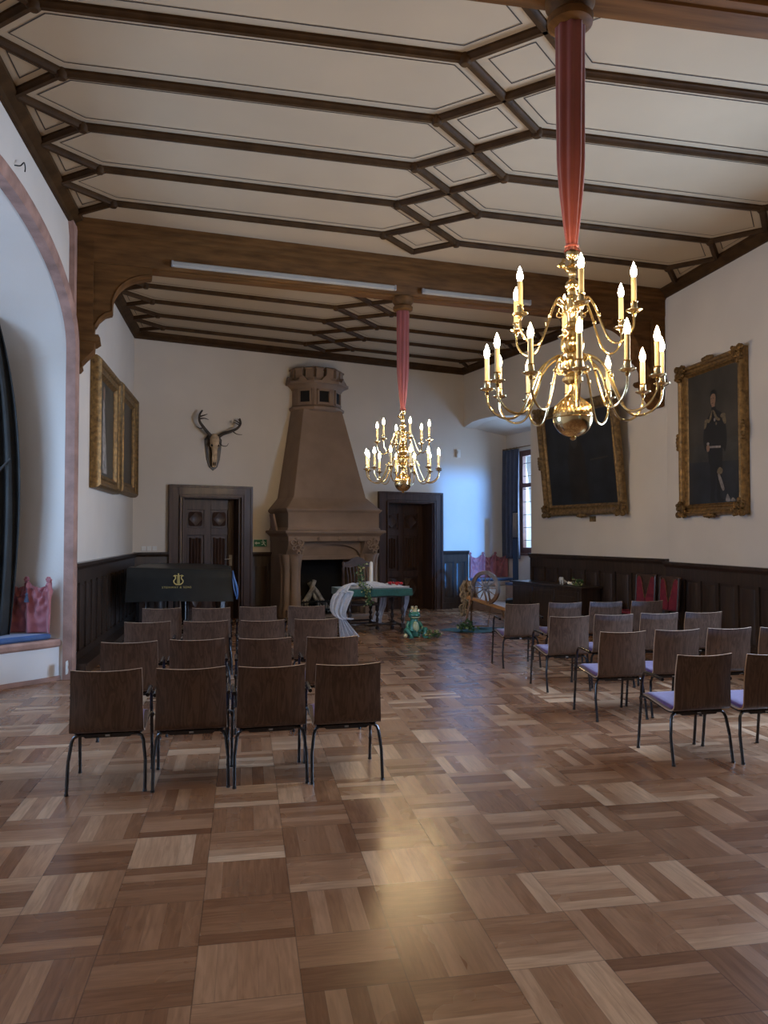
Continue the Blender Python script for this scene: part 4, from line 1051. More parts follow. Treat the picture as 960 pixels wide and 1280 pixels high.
# tulle: heaped on the top, cascading off the left end, a strip down the right end
random.seed(21)
tu = empty('tulle_veil', onT(0, 0, .776), RT, 'white tulle heaped on the green table and trailing off its left end', 'veil')
b = MB()
def heap(u, v):
    x = -.46 + 1.03 * u; y = -.36 + .42 * v
    e = min(1, 6 * min(u, 1 - u)) * min(1, 5 * min(v, 1 - v))
    z = .012 + e * (.035 + .05 * math.exp(-((u - .36) / .16) ** 2) + .018 * sin(23 * u + 5 * v) + .014 * sin(37 * v + 11 * u))
    return (x, y, z)
b.grid(heap, 60, 22); b.build('heap', 'tulle', tu)
b = MB()
path = spline([(-.34, -.20, .03), (-.48, -.30, .085), (-.62, -.42, .06), (-.73, -.46, -.06), (-.79, -.46, -.22), (-.78, -.46, -.36), (-.68, -.47, -.46), (-.52, -.47, -.47)], 6)
def casc(u, v):
    i = u * (len(path) - 1); k = min(int(i), len(path) - 2); p = path[k].lerp(path[k + 1], i - k)
    w = (.05 + .22 * sin(PI * min(1, u * 1.05)) ** 1.2)
    f = .035 * sin(v * 24 + u * 5) * (.4 + u)
    return (p.x + (v - .15) * w * (1.3 if u > .4 else .7) + .02 * sin(v * 17), p.y + f - .05 * v, p.z + (v - .5) * w * .25 * (1 - u) + .01 * sin(v * 40))
b.grid(casc, 60, 30); b.build('cascade', 'tulle', tu)
b = MB()
def tail(u, v):
    w = .08 + .26 * u; x = -.66 + (v - .5) * w + .14 * u; z = -.43 - .335 * u
    return (x, -.47 + .035 * sin(v * 26) * (.4 + u) - .06 * u, z)
b.grid(tail, 24, 40); b.build('tail', 'tulle', tu)
b = MB()
def strip(u, v):
    w = .10 + .05 * sin(u * 6); x = .575 + (v - .5) * w * .8 - .05 * u; z = .02 - .72 * u
    return (x + .04, -.10 + .03 * sin(v * 20 + u * 9) + .10 * u, z)
b.grid(strip, 30, 16)
b.grid(lambda u, v: (.28 + (v - .5) * .16 + .05 * sin(u * 5), .42 + .02 * sin(v * 18), -.06 - .62 * u), 24, 14)
b.build('streamer', 'tulle', tu)
cn = MB(); cn.lathe([(.05, 0), (.045, .03), (.036, .06), (.034, .20), (.028, .40), (.024, .42), (.004, .425), (.003, .44)], 14)
cn = cn.build('taper_candle', 'white'); cn.location = onT(-.02, -.05, .79); tag(cn, 'tall white taper candle standing in tulle on the table', 'candle')
random.seed(5)
def petals(name, n, c, sx, label, cat):
    b = MB()
    for i in range(n):
        x, y = random.uniform(-sx, sx), random.uniform(-.06, .06); z = .018 + random.uniform(0, .03); r = .024
        b.lathe([(0, 0), (r * .7, .006), (r, .022), (r * .8, .030), (r * .3, .026), (.002, .034)], 8, TR(x, y, z, random.uniform(0, 3), random.uniform(-.5, .5)))
    o = b.build(name, 'petal'); o.location = c; return tag(o, label, cat, kind='stuff')
petals('rose_petals', 26, onT(.36, -.22, .80), .12, 'small heap of red rose heads on the right of the table', 'petals')
def leaves(pts, n, spread, size, mats=('leaf', 'leaf2'), frac=.3, stem=.006):
    b = MB(); path = spline(pts, 8)
    b.tube(path, stem, 5)
    for i in range(n):
        p = random.choice(path) + Vector((random.gauss(0, spread), random.gauss(0, spread), random.gauss(0, spread)))
        T = Matrix.Translation(p) @ Matrix.Rotation(random.uniform(0, 6.3), 4, 'Z') @ Matrix.Rotation(random.uniform(-1.2, 1.2), 4, 'X') @ Matrix.Rotation(random.uniform(-1, 1), 4, 'Y')
        s_ = size * random.uniform(.6, 1.3); mi = 1 if random.random() < frac else 0
        b.add([(0, 0, 0), (s_ * .5, s_ * .35, .006), (s_ * .25, s_ * .9, 0), (0, s_ * 1.2, -.008), (-s_ * .25, s_ * .9, 0), (-s_ * .5, s_ * .35, .006), (0, s_ * .5, -.006)],
              [(0, 1, 6), (1, 2, 6), (2, 3, 6), (3, 4, 6), (4, 5, 6), (5, 0, 6)], T, mi)
    return b
gl = leaves([(-.24, -.20, 1.16), (-.25, -.22, 1.0), (-.23, -.28, .84), (-.22, -.42, .80), (-.19, -.45, .70), (-.17, -.46, .52)], 190, .035, .036, frac=.35).build('ivy_garland', ['leaf', 'leaf2'], None, recalc=False)
gl.location = TC; gl.rotation_euler.z = RT; tag(gl, 'ivy garland hanging over the front edge of the green table', 'garland')
# carved high-back chair behind the table
cc = empty('armchair', onT(-.02, .62, 0), RT + PI, 'dark carved high-back chair behind the green table', 'chair')
b = MB(); b.box(-.28, .28, -.24, .24, .42, .47); b.build('seat', 'chairdark', cc, bevel=.01)
for sx in (-1, 1):
    for sy in (-1, 1):
        b = MB(); turned(b, sx * .25, sy * .21, 0, .42); b.build('leg', 'turned', cc)
b = MB()
for sx in (-1, 1): b.lathe([(.026, .46), (.03, .6), (.02, .64), (.03, .7), (.024, 1.0), (.032, 1.06), (.02, 1.1), (.03, 1.16), (.012, 1.19)], 10, TR(sx * .26, -.24, 0))
cr = [(-.26, 1.10), (-.24, 1.17), (-.15, 1.20), (-.10, 1.25), (0, 1.28), (.10, 1.25), (.15, 1.20), (.24, 1.17), (.26, 1.10), (.15, 1.08), (0, 1.11), (-.15, 1.08)]
b.prism(cr, -.27, -.22, 'y')
for k in range(7): b.tube([(-.18 + .06 * k + .012 * sin(q), -.245, .50 + .6 * q / 8) for q in range(9)], .013, 6)
b.box(-.26, .26, -.26, -.22, .50, .55); b.tube([(-.12, -.27, 1.17), (-.06, -.28, 1.21), (0, -.28, 1.18), (.06, -.28, 1.21), (.12, -.27, 1.17)], .014, 6)
b.build('backrest', 'chairdark', cc)
b = MB()
for sx in (-1, 1): b.tube(spline([(sx * .27, -.24, .68), (sx * .29, -.05, .70), (sx * .29, .16, .68), (sx * .29, .22, .64)], 4), .022, 8); b.tube([(sx * .27, .2, .46), (sx * .29, .18, .67)], .018, 8)
b.build('arm', 'chairdark', cc)
b = MB()
for y in (-.21, .21): b.tube([(-.25, y, .12), (.25, y, .12)], .018, 8)
b.build('stretcher', 'turned', cc)

# ------------------------------------------------------------------ frog figure
fr = empty('frog_figurine', (2.72, 12.13, .022), math.radians(8), 'green crowned frog figurine sitting on a board by the table', 'figurine')
b = MB()     # body and head as one surface (lathe squashed)
b.lathe([(.02, .0), (.09, .01), (.115, .06), (.108, .13), (.088, .20), (.066, .255), (.058, .285), (.072, .30), (.092, .325), (.100, .355), (.088, .385), (.06, .408), (.0, .415)], 20, TR(0, 0, 0))
for s_ in (-1, 1): b.ball((s_ * .058, -.02, .415), (.036, .034, .036), 12, 8)
fb = b.build('body', 'frog', fr)
b = MB(); b.ball((0, -.075, .155), (.055, .045, .105), 14, 10); b.ball((0, -.066, .325), (.078, .042, .022), 14, 8); b.build('belly', 'belly', fr)
b = MB(); b.tube([(-.085, -.062, .350), (-.06, -.092, .342), (0, -.108, .338), (.06, -.092, .342), (.085, -.062, .350)], .005, 6); b.build('mouth', 'pupil', fr)
for s_ in (-1, 1):
    b = MB(); b.ball((s_ * .062, -.043, .422), .022, 10, 8); e = b.build('eye', 'eye', fr)
    b = MB(); b.ball((s_ * .065, -.062, .422), .010, 8, 6); b.build('pupil', 'pupil', e)
    b = MB(); b.tube(spline([(s_ * .085, .02, .24), (s_ * .125, -.02, .17), (s_ * .11, -.08, .13), (s_ * .06, -.125, .115)], 4), [.03, .03, .028, .026, .025, .024, .023, .022, .021, .02, .019, .02, .022], 9)
    for k in (-1, 0, 1): b.tube([(s_ * .06, -.125, .115), (s_ * .06 - s_ * .02 + k * .018, -.15, .11)], [.009, .011], 6)
    b.build('arm', 'frog', fr)
    b = MB(); b.tube(spline([(s_ * .07, .03, .06), (s_ * .15, -.03, .09), (s_ * .165, -.09, .13), (s_ * .13, -.13, .08), (s_ * .10, -.15, .03)], 4), [.045, .045, .044, .043, .042, .041, .04, .038, .036, .034, .032, .03, .028, .026, .024, .022, .022], 9)
    for k in (-1, 0, 1): b.tube([(s_ * .10, -.15, .022), (s_ * .10 + s_ * .03 + k * .03, -.215, .012)], [.014, .012], 6)
    b.build('leg', 'frog', fr)
b = MB()
for k in range(6):
    a = 2 * PI * k / 6; T = Matrix.Rotation(a, 4, 'Z') @ Matrix.Translation((0, -.045, .40))
    b.prism([(-.024, 0), (.024, 0), (.024, .035), (.0, .085), (-.024, .035)], -.004, .004, 'y', T); b.ball((0, 0, .09), .008, 6, 5, T)
b.build('crown', 'crown', fr)
o = MB(); o.prism([(-.20, -.17), (.20, -.15), (.24, .10), (.0, .16), (-.22, .10)], 0, .022, 'z'); o = o.build('wooden_board', 'wheel'); o.location = (2.68, 12.15, 0)
tag(o, 'flat wooden board on the floor under the frog figurine', 'board')
o = MB(); o.ball((0, 0, .038), .038, 14, 10); o = o.build('golden_ball', 'crown'); o.location = (2.55, 12.02, .022); tag(o, 'small golden ball beside the frog figurine', 'ball')
random.seed(9)
o = leaves([(.16, -.12, .03), (.26, -.10, .05), (.36, -.06, .04), (.46, -.04, .025)], 90, .035, .04, frac=.25).build('ivy_sprig', ['leaf', 'leaf2'], None, recalc=False); o.location = (2.68, 12.12, .035)
tag(o, 'ivy sprigs strewn on the floor right of the frog', 'ivy')

# ------------------------------------------------------------------ spinning wheel
SWL = Vector((4.15, 13.0, 0)); RW = math.radians(-22)
sp = empty('spinning_wheel', SWL, RW, 'wooden spinning wheel with raw flax beside the aisle', 'spinning wheel')
b = MB()
WZ, WR = .735, .275; Tw = Matrix.Translation((.06, 0, WZ)) @ Matrix.Rotation(math.radians(-32), 4, 'Z')
rim = [(WR * cos(2 * PI * k / 40), 0, WR * sin(2 * PI * k / 40)) for k in range(41)]
vs = []; fs = []
for k in range(40):
    a = 2 * PI * k / 40
    for rr, y in ((WR - .032, -.028), (WR + .026, -.028), (WR + .034, 0), (WR + .026, .028), (WR - .032, .028), (WR - .04, 0)): vs.append((rr * cos(a), y, rr * sin(a)))
for k in range(40):
    for j in range(6): fs.append((k * 6 + j, k * 6 + (j + 1) % 6, ((k + 1) % 40) * 6 + (j + 1) % 6, ((k + 1) % 40) * 6 + j))
b.add(vs, fs, Tw, 0, True); b.build('wheel_rim', 'wheel', sp)
for k in range(12):
    a = 2 * PI * k / 12; q = MB(); T2 = Tw @ Matrix.Rotation(a, 4, 'Y')
    q.lathe([(.008, .03), (.012, .07), (.007, .10), (.013, .15), (.007, .19), (.009, .245)], 8, T2); q.build('spoke', 'wheel', sp)
b = MB(); b.lathe([(.0, -.07), (.018, -.06), (.035, -.04), (.04, 0), (.035, .04), (.018, .06), (0, .07)], 12, Tw @ Matrix.Rotation(PI / 2, 4, 'X')); b.build('hub', 'wheel', sp)
b = MB()   # sloping table of the wheel
Tb = Matrix.Rotation(math.radians(17), 4, 'Y')
b.box(-.34, .52, -.075, .075, -.03, .03, Matrix.Translation((.06, 0, .475)) @ Tb); b.build('bench', 'ochre', sp, bevel=.008)
b = MB()
for y in (-.10, .10):
    d = Tw @ Vector((0, y * .75, 0)); b.tube([(.10 + (.0 if y < 0 else .04), y * .6, .46), (d.x, d.y, WZ + .04)], [.018, .013], 8)
b.build('upright', 'wheel', sp)
for (x0, y0, x1, y1) in ((-.20, -.05, -.30, -.14), (-.18, .05, -.22, .20), (.34, 0, .46, .02)):
    b = MB(); zt = .475 - (x0 - .06) * math.tan(math.radians(17)) + .0
    d = Vector((x1 - x0, y1 - y0, -zt)); m_ = [(.016, 0), (.024, .15), (.014, .22), (.026, .4), (.014, .5), (.022, .7), (.016, 1)]
    pts = [Vector((x0, y0, zt)) + d * q for _, q in m_]; b.tube(pts, [r for r, _ in m_], 9); b.build('leg', 'wheel', sp)
b = MB(); b.box(-.20, .12, -.06, .06, .055, .075, Matrix.Rotation(.1, 4, 'Z')); b.tube([(.10, 0, .07), (.16, -.05, .45), (.10, -.05, .72)], .007, 6); b.build('treadle', 'wheel', sp)
b = MB(); b.lathe([(.022, 0), (.028, .05), (.014, .09), (.02, .14), (.01, .18)], 9, TR(-.18, -.06, .53)); b.lathe([(.022, 0), (.028, .05), (.014, .09), (.02, .14), (.01, .18)], 9, TR(-.18, .06, .53)); b.tube([(-.18, -.10, .68), (-.18, .10, .68)], .012, 8); b.lathe([(.03, -.03), (.012, -.025), (.012, .025), (.03, .03)], 10, TR(-.18, 0, .68, rx=PI / 2))
b.build('flyer', 'wheel', sp)
b = MB(); b.lathe([(.012, 0), (.016, .1), (.010, .2), (.016, .3), (.008, .4)], 8, TR(-.27, .05, .53)); b.build('distaff', 'wheel', sp)
random.seed(4); b = MB()
for i in range(46):
    z = random.uniform(.50, .86); a = random.uniform(0, 6.3); r = .05 + .03 * sin((z - .5) * 8)
    p = Vector((-.27 + r * cos(a), .05 + r * sin(a), z))
    b.tube(spline([p, p + Vector((random.uniform(-.04, .04), random.uniform(-.04, .04), -.07)), p + Vector((random.uniform(-.08, .05), random.uniform(-.06, .06), -.13))], 3), [.02, .022, .024, .024, .02, .016, .008], 6)
for i in range(10):
    p = Vector((-.30, -.02, .46)); b.tube(spline([p, p + Vector((random.uniform(-.10, .02), random.uniform(-.1, .02), -.06)), p + Vector((random.uniform(-.12, .06), random.uniform(-.12, .04), -.24))], 3), [.012] * 6 + [.005], 5)
b.build('flax', 'flax', sp)['label'] = 'raw flax wound on the distaff'
b = MB()
def ccl(u, v):
    a = 2 * PI * u; r = v * (1 + .13 * sin(3 * a + .5) + .06 * sin(7 * a))
    return (.62 * r * cos(a), .34 * r * sin(a), .006 + .018 * abs(sin(9 * v + 2 * sin(2 * a))) * (1 - v * .7))
b.grid(ccl, 48, 10); o = b.build('floor_cloth', 'teal'); o.location = (4.02, 12.93, 0); o.rotation_euler.z = .1
tag(o, 'crumpled teal cloth spread under the spinning wheel', 'cloth')
random.seed(14)
o = leaves([(-.10, 0, .04), (0, -.02, .10), (.08, 0, .06), (.14, -.02, .04)], 110, .035, .05, frac=.1).build('leafy_bunch', ['leaf', 'leaf2'], None, recalc=False); o.location = (3.76, 12.76, .03)
tag(o, 'bunch of green leaves at the foot of the spinning wheel', 'leaves')

# ------------------------------------------------------------------ column loudspeaker
sk_ = empty('column_loudspeaker', (5.46, 14.85, 0), math.radians(-25), 'slim black column loudspeaker on a bass box before the niche', 'loudspeaker')
b = MB(); b.box(-.19, .19, -.22, .22, .03, .36); b.build('bass_box', 'black', sk_, bevel=.015)
b = MB(); b.box(-.055, .055, -.055, .055, .36, 1.60); b.build('spacer', 'black', sk_, bevel=.008)
b = MB(); b.box(-.058, .058, -.06, .06, 1.60, 2.15); b.build('array', 'black', sk_, bevel=.012)
b = MB(); b.box(-.05, .05, -.066, -.06, 1.63, 2.12); b.box(-.17, .17, -.226, -.22, .06, .33); b.build('grille', 'steel', sk_)
for sx in (-1, 1):
    for sy in (-1, 1): b = MB(); b.lathe([(.025, 0), (.02, .03)], 10, TR(sx * .15, sy * .18, 0)); b.build('foot', 'black', sk_)

# ------------------------------------------------------------------ sideboard, slippers, red chairs
sb = empty('sideboard', SW(3.75, .05, 0), RS, 'dark low sideboard against the right panelling beneath the leaning painting', 'sideboard')
b = MB(); b.box(-1.04, 1.04, -.43, -.05, .06, .755); b.box(-1.0, 1.0, -.40, -.05, 0, .06); b.build('carcass', 'dark', sb)
b = MB(); b.box(-1.09, 1.09, -.47, -.02, .755, .79); b.build('worktop', 'dark', sb, bevel=.006)
for i in range(3):
    b = MB(); x0 = -1.0 + .67 * i; b.box(x0, x0 + .63, -.445, -.43, .12, .70); d_ = b.build('door', 'dark', sb, bevel=.004)
    b = MB(); b.box(x0 + .09, x0 + .54, -.452, -.445, .21, .61); b.build('door_panel', 'dark', d_)
    b = MB(); b.lathe([(.008, 0), (.014, .012), (.01, .02)], 8, TR(x0 + .58, -.445, .42, rx=PI / 2)); b.build('knob', 'iron', d_)
def slipper(T, name='slipper'):
    b = MB(); n = 14
    sole = spline([(-.10, 0, .078), (-.07, 0, .074), (-.02, 0, .040), (.03, 0, .010), (.08, 0, .004), (.13, 0, .010)], 4)
    vs = []; fs = []; m = len(sole)
    for i, p in enumerate(sole):
        t = i / (m - 1); w = .026 + .012 * sin(PI * min(1, t * 1.15)) if t < .9 else .03 * (1 - (t - .9) * 6)
        h = .055 if t < .18 else (.022 if t < .5 else .045)
        if t > .9: h = .03
        for k in range(9):
            a = PI * k / 8; vs.append((p.x, w * cos(a), p.z + (h * sin(a) if t < .2 or t > .52 else .35 * h * (abs(cos(a)) + .2))))
    for i in range(m - 1):
        for k in range(8): fs.append((i * 9 + k, i * 9 + k + 1, (i + 1) * 9 + k + 1, (i + 1) * 9 + k))
    b.add(vs, fs, None, 0, True); b.tube([(-.09, 0, .075), (-.085, 0, .03), (-.088, 0, 0)], [.02, .011, .010], 8)
    r = b.build(name, 'white', None, solid=.004); return r
for i, (r_, t_, rot, lab) in enumerate([(3.98, .27, 2.2, 'white high-heeled slipper, left one on the dark sideboard'), (4.18, .30, .6, 'white high-heeled slipper, right one on the dark sideboard')]):
    o = slipper(None); o.location = SW(r_, t_, .791); o.rotation_euler.z = RS + rot; tag(o, lab, 'shoe', 'white slippers on the sideboard')
random.seed(8)
o = leaves([(-.12, 0, .02), (0, .02, .05), (.12, 0, .03)], 60, .03, .035, frac=.5).build('dried_sprig', ['leaf', 'leaf2'], None, recalc=False); o.location = SW(4.42, .28, .795); o.rotation_euler.z = RS
tag(o, 'dried sprig lying right of the slippers on the sideboard', 'sprig')

def red_chair(loc, rz, label):
    r = empty('upholstered_chair', loc, rz, label, 'chair', 'red-backed chairs by the right wall')
    b = MB(); b.box(-.23, .23, -.22, .22, .40, .44); b.build('seat_frame', 'chairdark', r)
    b = MB(); b.box(-.22, .22, -.21, .21, .44, .49); b.build('seat_pad', 'redchair', r, bevel=.02)
    for sx in (-1, 1):
        b = MB(); b.tube([(sx * .20, -.19, 0), (sx * .20, -.19, .40)], [.016, .024], 8); b.build('leg', 'chairdark', r)
        b = MB(); b.tube([(sx * .205, .20, 0), (sx * .205, .20, .45), (sx * .205, .24, 1.04)], [.016, .022, .018], 8); b.build('leg', 'chairdark', r)
    T = Matrix.Translation((0, .215, .44)) @ Matrix.Rotation(math.radians(-4), 4, 'X')
    b = MB(); b.box(-.215, .215, -.012, .016, .10, .62, T); b.build('backrest', 'chairdark', r, bevel=.006)
    for sx in (-1, 1):      # two red panels leaving a dark carved wedge between them
        pts = [(sx * .195, .12), (sx * .195, .50), (sx * .185, .56), (sx * .155, .585), (sx * .12, .575), (sx * .085, .52), (sx * .06, .42), (sx * .03, .30), (sx * .008, .24), (sx * .008, .12)]
        b = MB(); b.prism(pts, -.026, -.012, 'y', T); b.build('back_panel', 'redchair', r)['label'] = 'red leather back panel'
        b = MB(); b.tube([T @ Vector((x, -.026, z)) for x, z in pts[1:9]], .004, 5); b.build('nail_trim', 'gilt', r)
    return r
red_chair(SW(5.87, .30, 0), RS, 'red-backed dark chair by the panelling, next to the sideboard')
red_chair((6.03, 10.42, 0), RS - .10, 'red-backed dark chair by the panelling, right of its twin')
# dark low bench between sideboard and red chairs
bn = empty('low_stool', SW(5.22, .28, 0), RS, 'low dark stool between the sideboard and the red-backed chairs', 'stool')
b = MB(); b.box(-.20, .20, -.17, .17, .50, .56); b.build('seat', 'chairdark', bn, bevel=.015)
for sx in (-1, 1):
    for sy in (-1, 1): b = MB(); b.tube([(sx * .17, sy * .14, 0), (sx * .16, sy * .13, .5)], [.016, .022], 8); b.build('leg', 'chairdark', bn)

# ------------------------------------------------------------------ window seats, cushions, hangings, curtains
# right niche: seat along the side wall (continuation of the back wall)
ws = empty('window_seat', BW(7.46, 0, .17), RB, 'white plastered seat with stone rim in the right window niche', 'bench')
b = MB(); b.box(.0, 1.07, -.40, -.002, 0, .34); b.build('base', 'whitewash', ws)
b = MB(); b.box(-.01, 1.07, -.44, -.002, .34, .445); b.build('rim', 'rimstone', ws, bevel=.02)
o = MB(); o.box(0, 1.05, -.42, -.02, 0, .06); o = o.build('seat_cushion', 'cushion', None, bevel=.022); o.location = BW(7.47, 0, .17 + .447); o.rotation_euler.z = RB
tag(o, 'blue cushion on the seat in the right window niche', 'cushion')
w2 = empty('window_seat', SW(1.25, -.92, .17), RS, 'dark-topped low seat under the niche window, right of the loudspeaker', 'bench')
b = MB(); b.box(-.75, 1.0, -.12, .24, 0, .36); b.build('base', 'rimstone', w2)
b = MB(); b.box(-.75, 1.0, -.14, .24, .36, .42); b.build('top', 'cushion', w2, bevel=.015)
def swag(x0, x1, z0, z1, knots, T, name, label, dep=.035, mat_='rose', knot=True):
    r = empty(name); tag(r, label, 'hanging'); r.matrix_world = T
    b = MB(); n = len(knots) - 1
    def fn(u, v):
        x = x0 + (x1 - x0) * u
        k = 0
        while k < n - 1 and x > knots[k + 1]: k += 1
        t = (x - knots[k]) / (knots[k + 1] - knots[k]); t = max(0, min(1, t))
        sag = 4 * t * (1 - t)
        ztop = z1 - .10 * sag; z = ztop + (z0 - ztop) * v
        fold = 0
        for kx in knots:
            dx, dz = x - kx, z1 + .04 - z; r_ = math.hypot(dx, dz); an = math.atan2(dx, dz)
            fold += dep * .62 * math.exp(-abs(dx) / .22) * (sin(17 * an + 1.5 * kx) + .5 * sin(29 * an)) * min(1, r_ * 5) + dep * .9 * math.exp(-(dx / .045) ** 2) * (1 - .4 * v)
        for q in (.25, .5, .78): fold += dep * .45 * sag * math.exp(-((v - q + .16 * (1 - sag)) / .07) ** 2)
        return (x, -.06 - fold, z)
    b.grid(fn, 90, 26, None); b.build('cloth', mat_, r, solid=.004)
    for i, kx in enumerate(knots):
        q = MB(); q.lathe([(.0, -.02), (.02, -.012), (.028, 0), (.02, .012), (.0, .02)], 10, TR(kx, -.095, z1 - .005, rx=PI / 2))
        for a in range(6): q.ball((kx + .022 * cos(a), -.10, z1 + .022 * sin(a)), (.016, .014, .016), 8, 5)
        q.build('gathered_knot', mat_, r)
    return r
swag(0, 1.06, .0, .56, [.0, .36, .70, 1.04], Matrix.Translation(BW(7.44, 0, .68)) @ Matrix.Rotation(RB, 4, 'Z'), 'wall_hanging', 'rose satin hanging gathered in swags above the blue niche seat')
# navy curtain in the right niche
def curtain(T, x0, x1, z0, z1, mat_, name, label, folds=6, dep=.05, pull=0):
    r = empty(name); tag(r, label, 'curtain'); r.matrix_world = T
    b = MB()
    def fn(u, v):
        z = z1 + (z0 - z1) * v; w = 1 - pull * sin(PI * min(1, v * 1.0)) * .5
        x = x0 + (x1 - x0) * u * w
        return (x, -.10 - dep * sin(2 * PI * folds * u + .8 * sin(3 * v)) * (.6 + .4 * v), z)
    b.grid(fn, folds * 14, 20); b.build('fabric', mat_, r, solid=.006)
    return r
TWN = TS @ Matrix.Translation((0, 1.20, 0))
curtain(TWN, -.06, .60, 1.12, 3.66, 'navy', 'curtain', 'long navy curtain at the left of the niche window', 4, .05)
o = MB(); o.tube([(-.12, -.10, 3.68), (2.1, -.10, 3.68)], .012, 8)
for x in (-.05, .1, .25, .4, .52): o.tube([(x + .02 * cos(k * PI / 5), -.10, 3.68 + .02 * sin(k * PI / 5)) for k in range(11)], .004, 5)
for x in (-.1, 2.05): o.tube([(x, -.10, 3.68), (x, .0, 3.68)], .009, 6)
o = o.build('curtain_rod', 'gilt'); o.matrix_world = TWN; tag(o, 'thin brass rod carrying the navy curtain in the niche', 'curtain rod')

# left bay: curved stone seat, cushion, rose hanging, charcoal curtain
front = [(-2.12, 9.44), (-2.30, 9.24), (-2.62, 8.95), (-2.85, 8.55), (-2.95, 8.0), (-2.97, 7.2), (-2.95, 6.4), (-2.85, 5.85), (-2.62, 5.45), (-2.12, 4.96)]
fc = [(p.x, p.y) for p in spline([(x, y, 0) for x, y in front], 5)]
back_ = [(-2.18, 4.80), (-3.60, 4.40), (-3.60, 10.0), (-2.18, 9.60)]
def off(p, d):
    out = []
    for i, q in enumerate(p):
        a = Vector(p[max(i - 1, 0)]); c = Vector(p[min(i + 1, len(p) - 1)]); t = (c - a).normalized(); n_ = Vector((-t.y, t.x)); out.append((q[0] - n_.x * -d if False else q[0] + n_.x * -d, q[1] + n_.y * -d))
    return out
lb = empty('window_seat', (-3.0, 7.2, 0), 0, 'long curved white seat with pink stone rim in the left bay', 'bench'); lbi = Matrix.Translation((3.0, -7.2, 0))
b = MB(); b.prism(fc + back_, .0, .40, 'z', lbi); b.build('base', 'whitewash', lb)
fo_ = off(fc, -.035)
b = MB(); b.prism(fo_ + back_, .385, .475, 'z', lbi); b.build('rim', 'lining', lb, bevel=.025)
b = MB(); b.prism(off(fc, -.02) + off(fc, .06)[::-1], 0, .05, 'z', lbi); b.build('plinth', 'lining', lb)
fi_ = off(fc, .03)
o = MB(); o.prism(fi_[2:-2] + [(-2.75, 5.2), (-3.45, 5.0), (-3.45, 9.70), (-2.60, 9.50)], .478, .545, 'z', lbi); o = o.build('seat_cushion', 'cushion', None, bevel=.022); o.location = (-3.0, 7.2, 0)
tag(o, 'long blue cushion on the curved seat in the left bay', 'cushion')
TBS = Matrix.Translation((-2.44, AY1 + .0, 0)) @ Matrix.Rotation(PI - math.atan2(.52, 1.35), 4, 'Z') @ Matrix.Rotation(PI, 4, 'Z')
# hanging on the bay's far side wall: local x from the window side towards the room
TH = Matrix.Translation((-2.17 - .52, AY1 + .52 * .317, .55)) @ Matrix.Rotation(math.atan2(-.50, 1.58), 4, 'Z')
swag(0, .55, .0, .62, [.0, .25, .52], TH, 'wall_hanging', 'rose satin hanging with a tassel in the left bay', .04)
o = MB(); o.lathe([(.0, .11), (.012, .10), (.018, .085), (.012, .075), (.03, .0)], 10); o.tube([(0, 0, .11), (0, 0, .16)], .004, 5); o = o.build('tassel', 'navy'); o.location = TH @ Vector((.27, -.13, .36)); tag(o, 'small dark tassel hanging on the rose cloth in the left bay', 'tassel')
r = empty('curtain'); tag(r, 'heavy charcoal curtain at the left edge of the view', 'curtain')
b = MB()
def cf(u, v):
    z = 4.25 + (.55 - 4.25) * v
    e = .95 + .20 * sin(PI * v) ** 1.0 - .30 * (1 - v) ** 4
    d = u * e
    base = Vector((-3.22, 9.50, z)) + Vector((.62, -.06, 0)) * d
    return (base.x, base.y - .16 - .055 * sin(2 * PI * 5 * u + sin(4 * v)) , z)
b.grid(cf, 70, 26); b.build('fabric', 'blackcurtain', r, solid=.008)
b = MB(); b.tube(spline([(-3.22, 9.24, 2.35), (-2.95, 9.20, 2.2), (-2.62, 9.22, 2.55)], 5), .014, 6); b.build('tieback', 'blackcurtain', r)

# ------------------------------------------------------------------ small wall fittings
def plate(name, T, w, h, lab, cat, holes=1, m='plastic', group=None):
    r = empty(name); tag(r, lab, cat, group); r.matrix_world = T
    b = MB(); b.box(-w / 2, w / 2, -.012, 0, -h / 2, h / 2); b.build('plate', m, r, bevel=.004)
    for i in range(holes):
        b = MB(); z = (i - (holes - 1) / 2) * .07; b.lathe([(.026, 0), (.026, .006), (.019, .006), (.019, .002), (0, .002)], 14, TR(0, -.012, z, rx=PI / 2)); b.build('socket_insert', m, r)
    return r
for i, lab in enumerate(['leftmost', 'middle', 'rightmost']):
    plate('wall_socket', TB @ Matrix.Translation((.20 + .10 * i, 0, 1.42)), .085, .085, 'white wall socket above the corner panelling, %s of three' % lab, 'socket', 1, group='three sockets above the corner panelling')
plate('wall_socket', TL @ Matrix.Translation((9.30, -.048, .16)), .08, .15, 'white double socket low on the pink stone of the left arch', 'socket', 2)
o = MB(); o.box(-.05, .05, -.05, 0, -.09, .09); o.box(-.03, .03, -.06, -.05, -.02, .06); o = o.build('wall_sensor', 'plastic', None, bevel=.008); o.matrix_world = TB @ Matrix.Translation((7.17, 0, 3.54)); tag(o, 'small white sensor box high on the back wall near the niche', 'sensor')
o = MB(); o.tube(spline([(0, 0, 0), (0, -.05, .0), (.01, -.07, .03), (.05, -.07, .05), (.08, -.07, .02), (.07, -.07, -.02)], 5), .006, 6); o = o.build('wall_hook', 'iron'); o.matrix_world = TL @ Matrix.Translation((7.25, 0, 5.02)); tag(o, 'small curled iron hook above the left arch', 'hook')
ex = empty('exit_sign'); tag(ex, 'green emergency exit sign with arrow and running man beside the fireplace', 'sign'); ex.matrix_world = TB @ Matrix.Translation((2.44, 0, 1.51))
b = MB(); b.box(-.16, .15, -.05, 0, -.075, .075); b.build('housing', 'plastic', ex, bevel=.006)
b = MB(); b.box(-.12, .15, -.055, -.05, -.07, .07); b.build('sign_face', 'signgreen', ex)
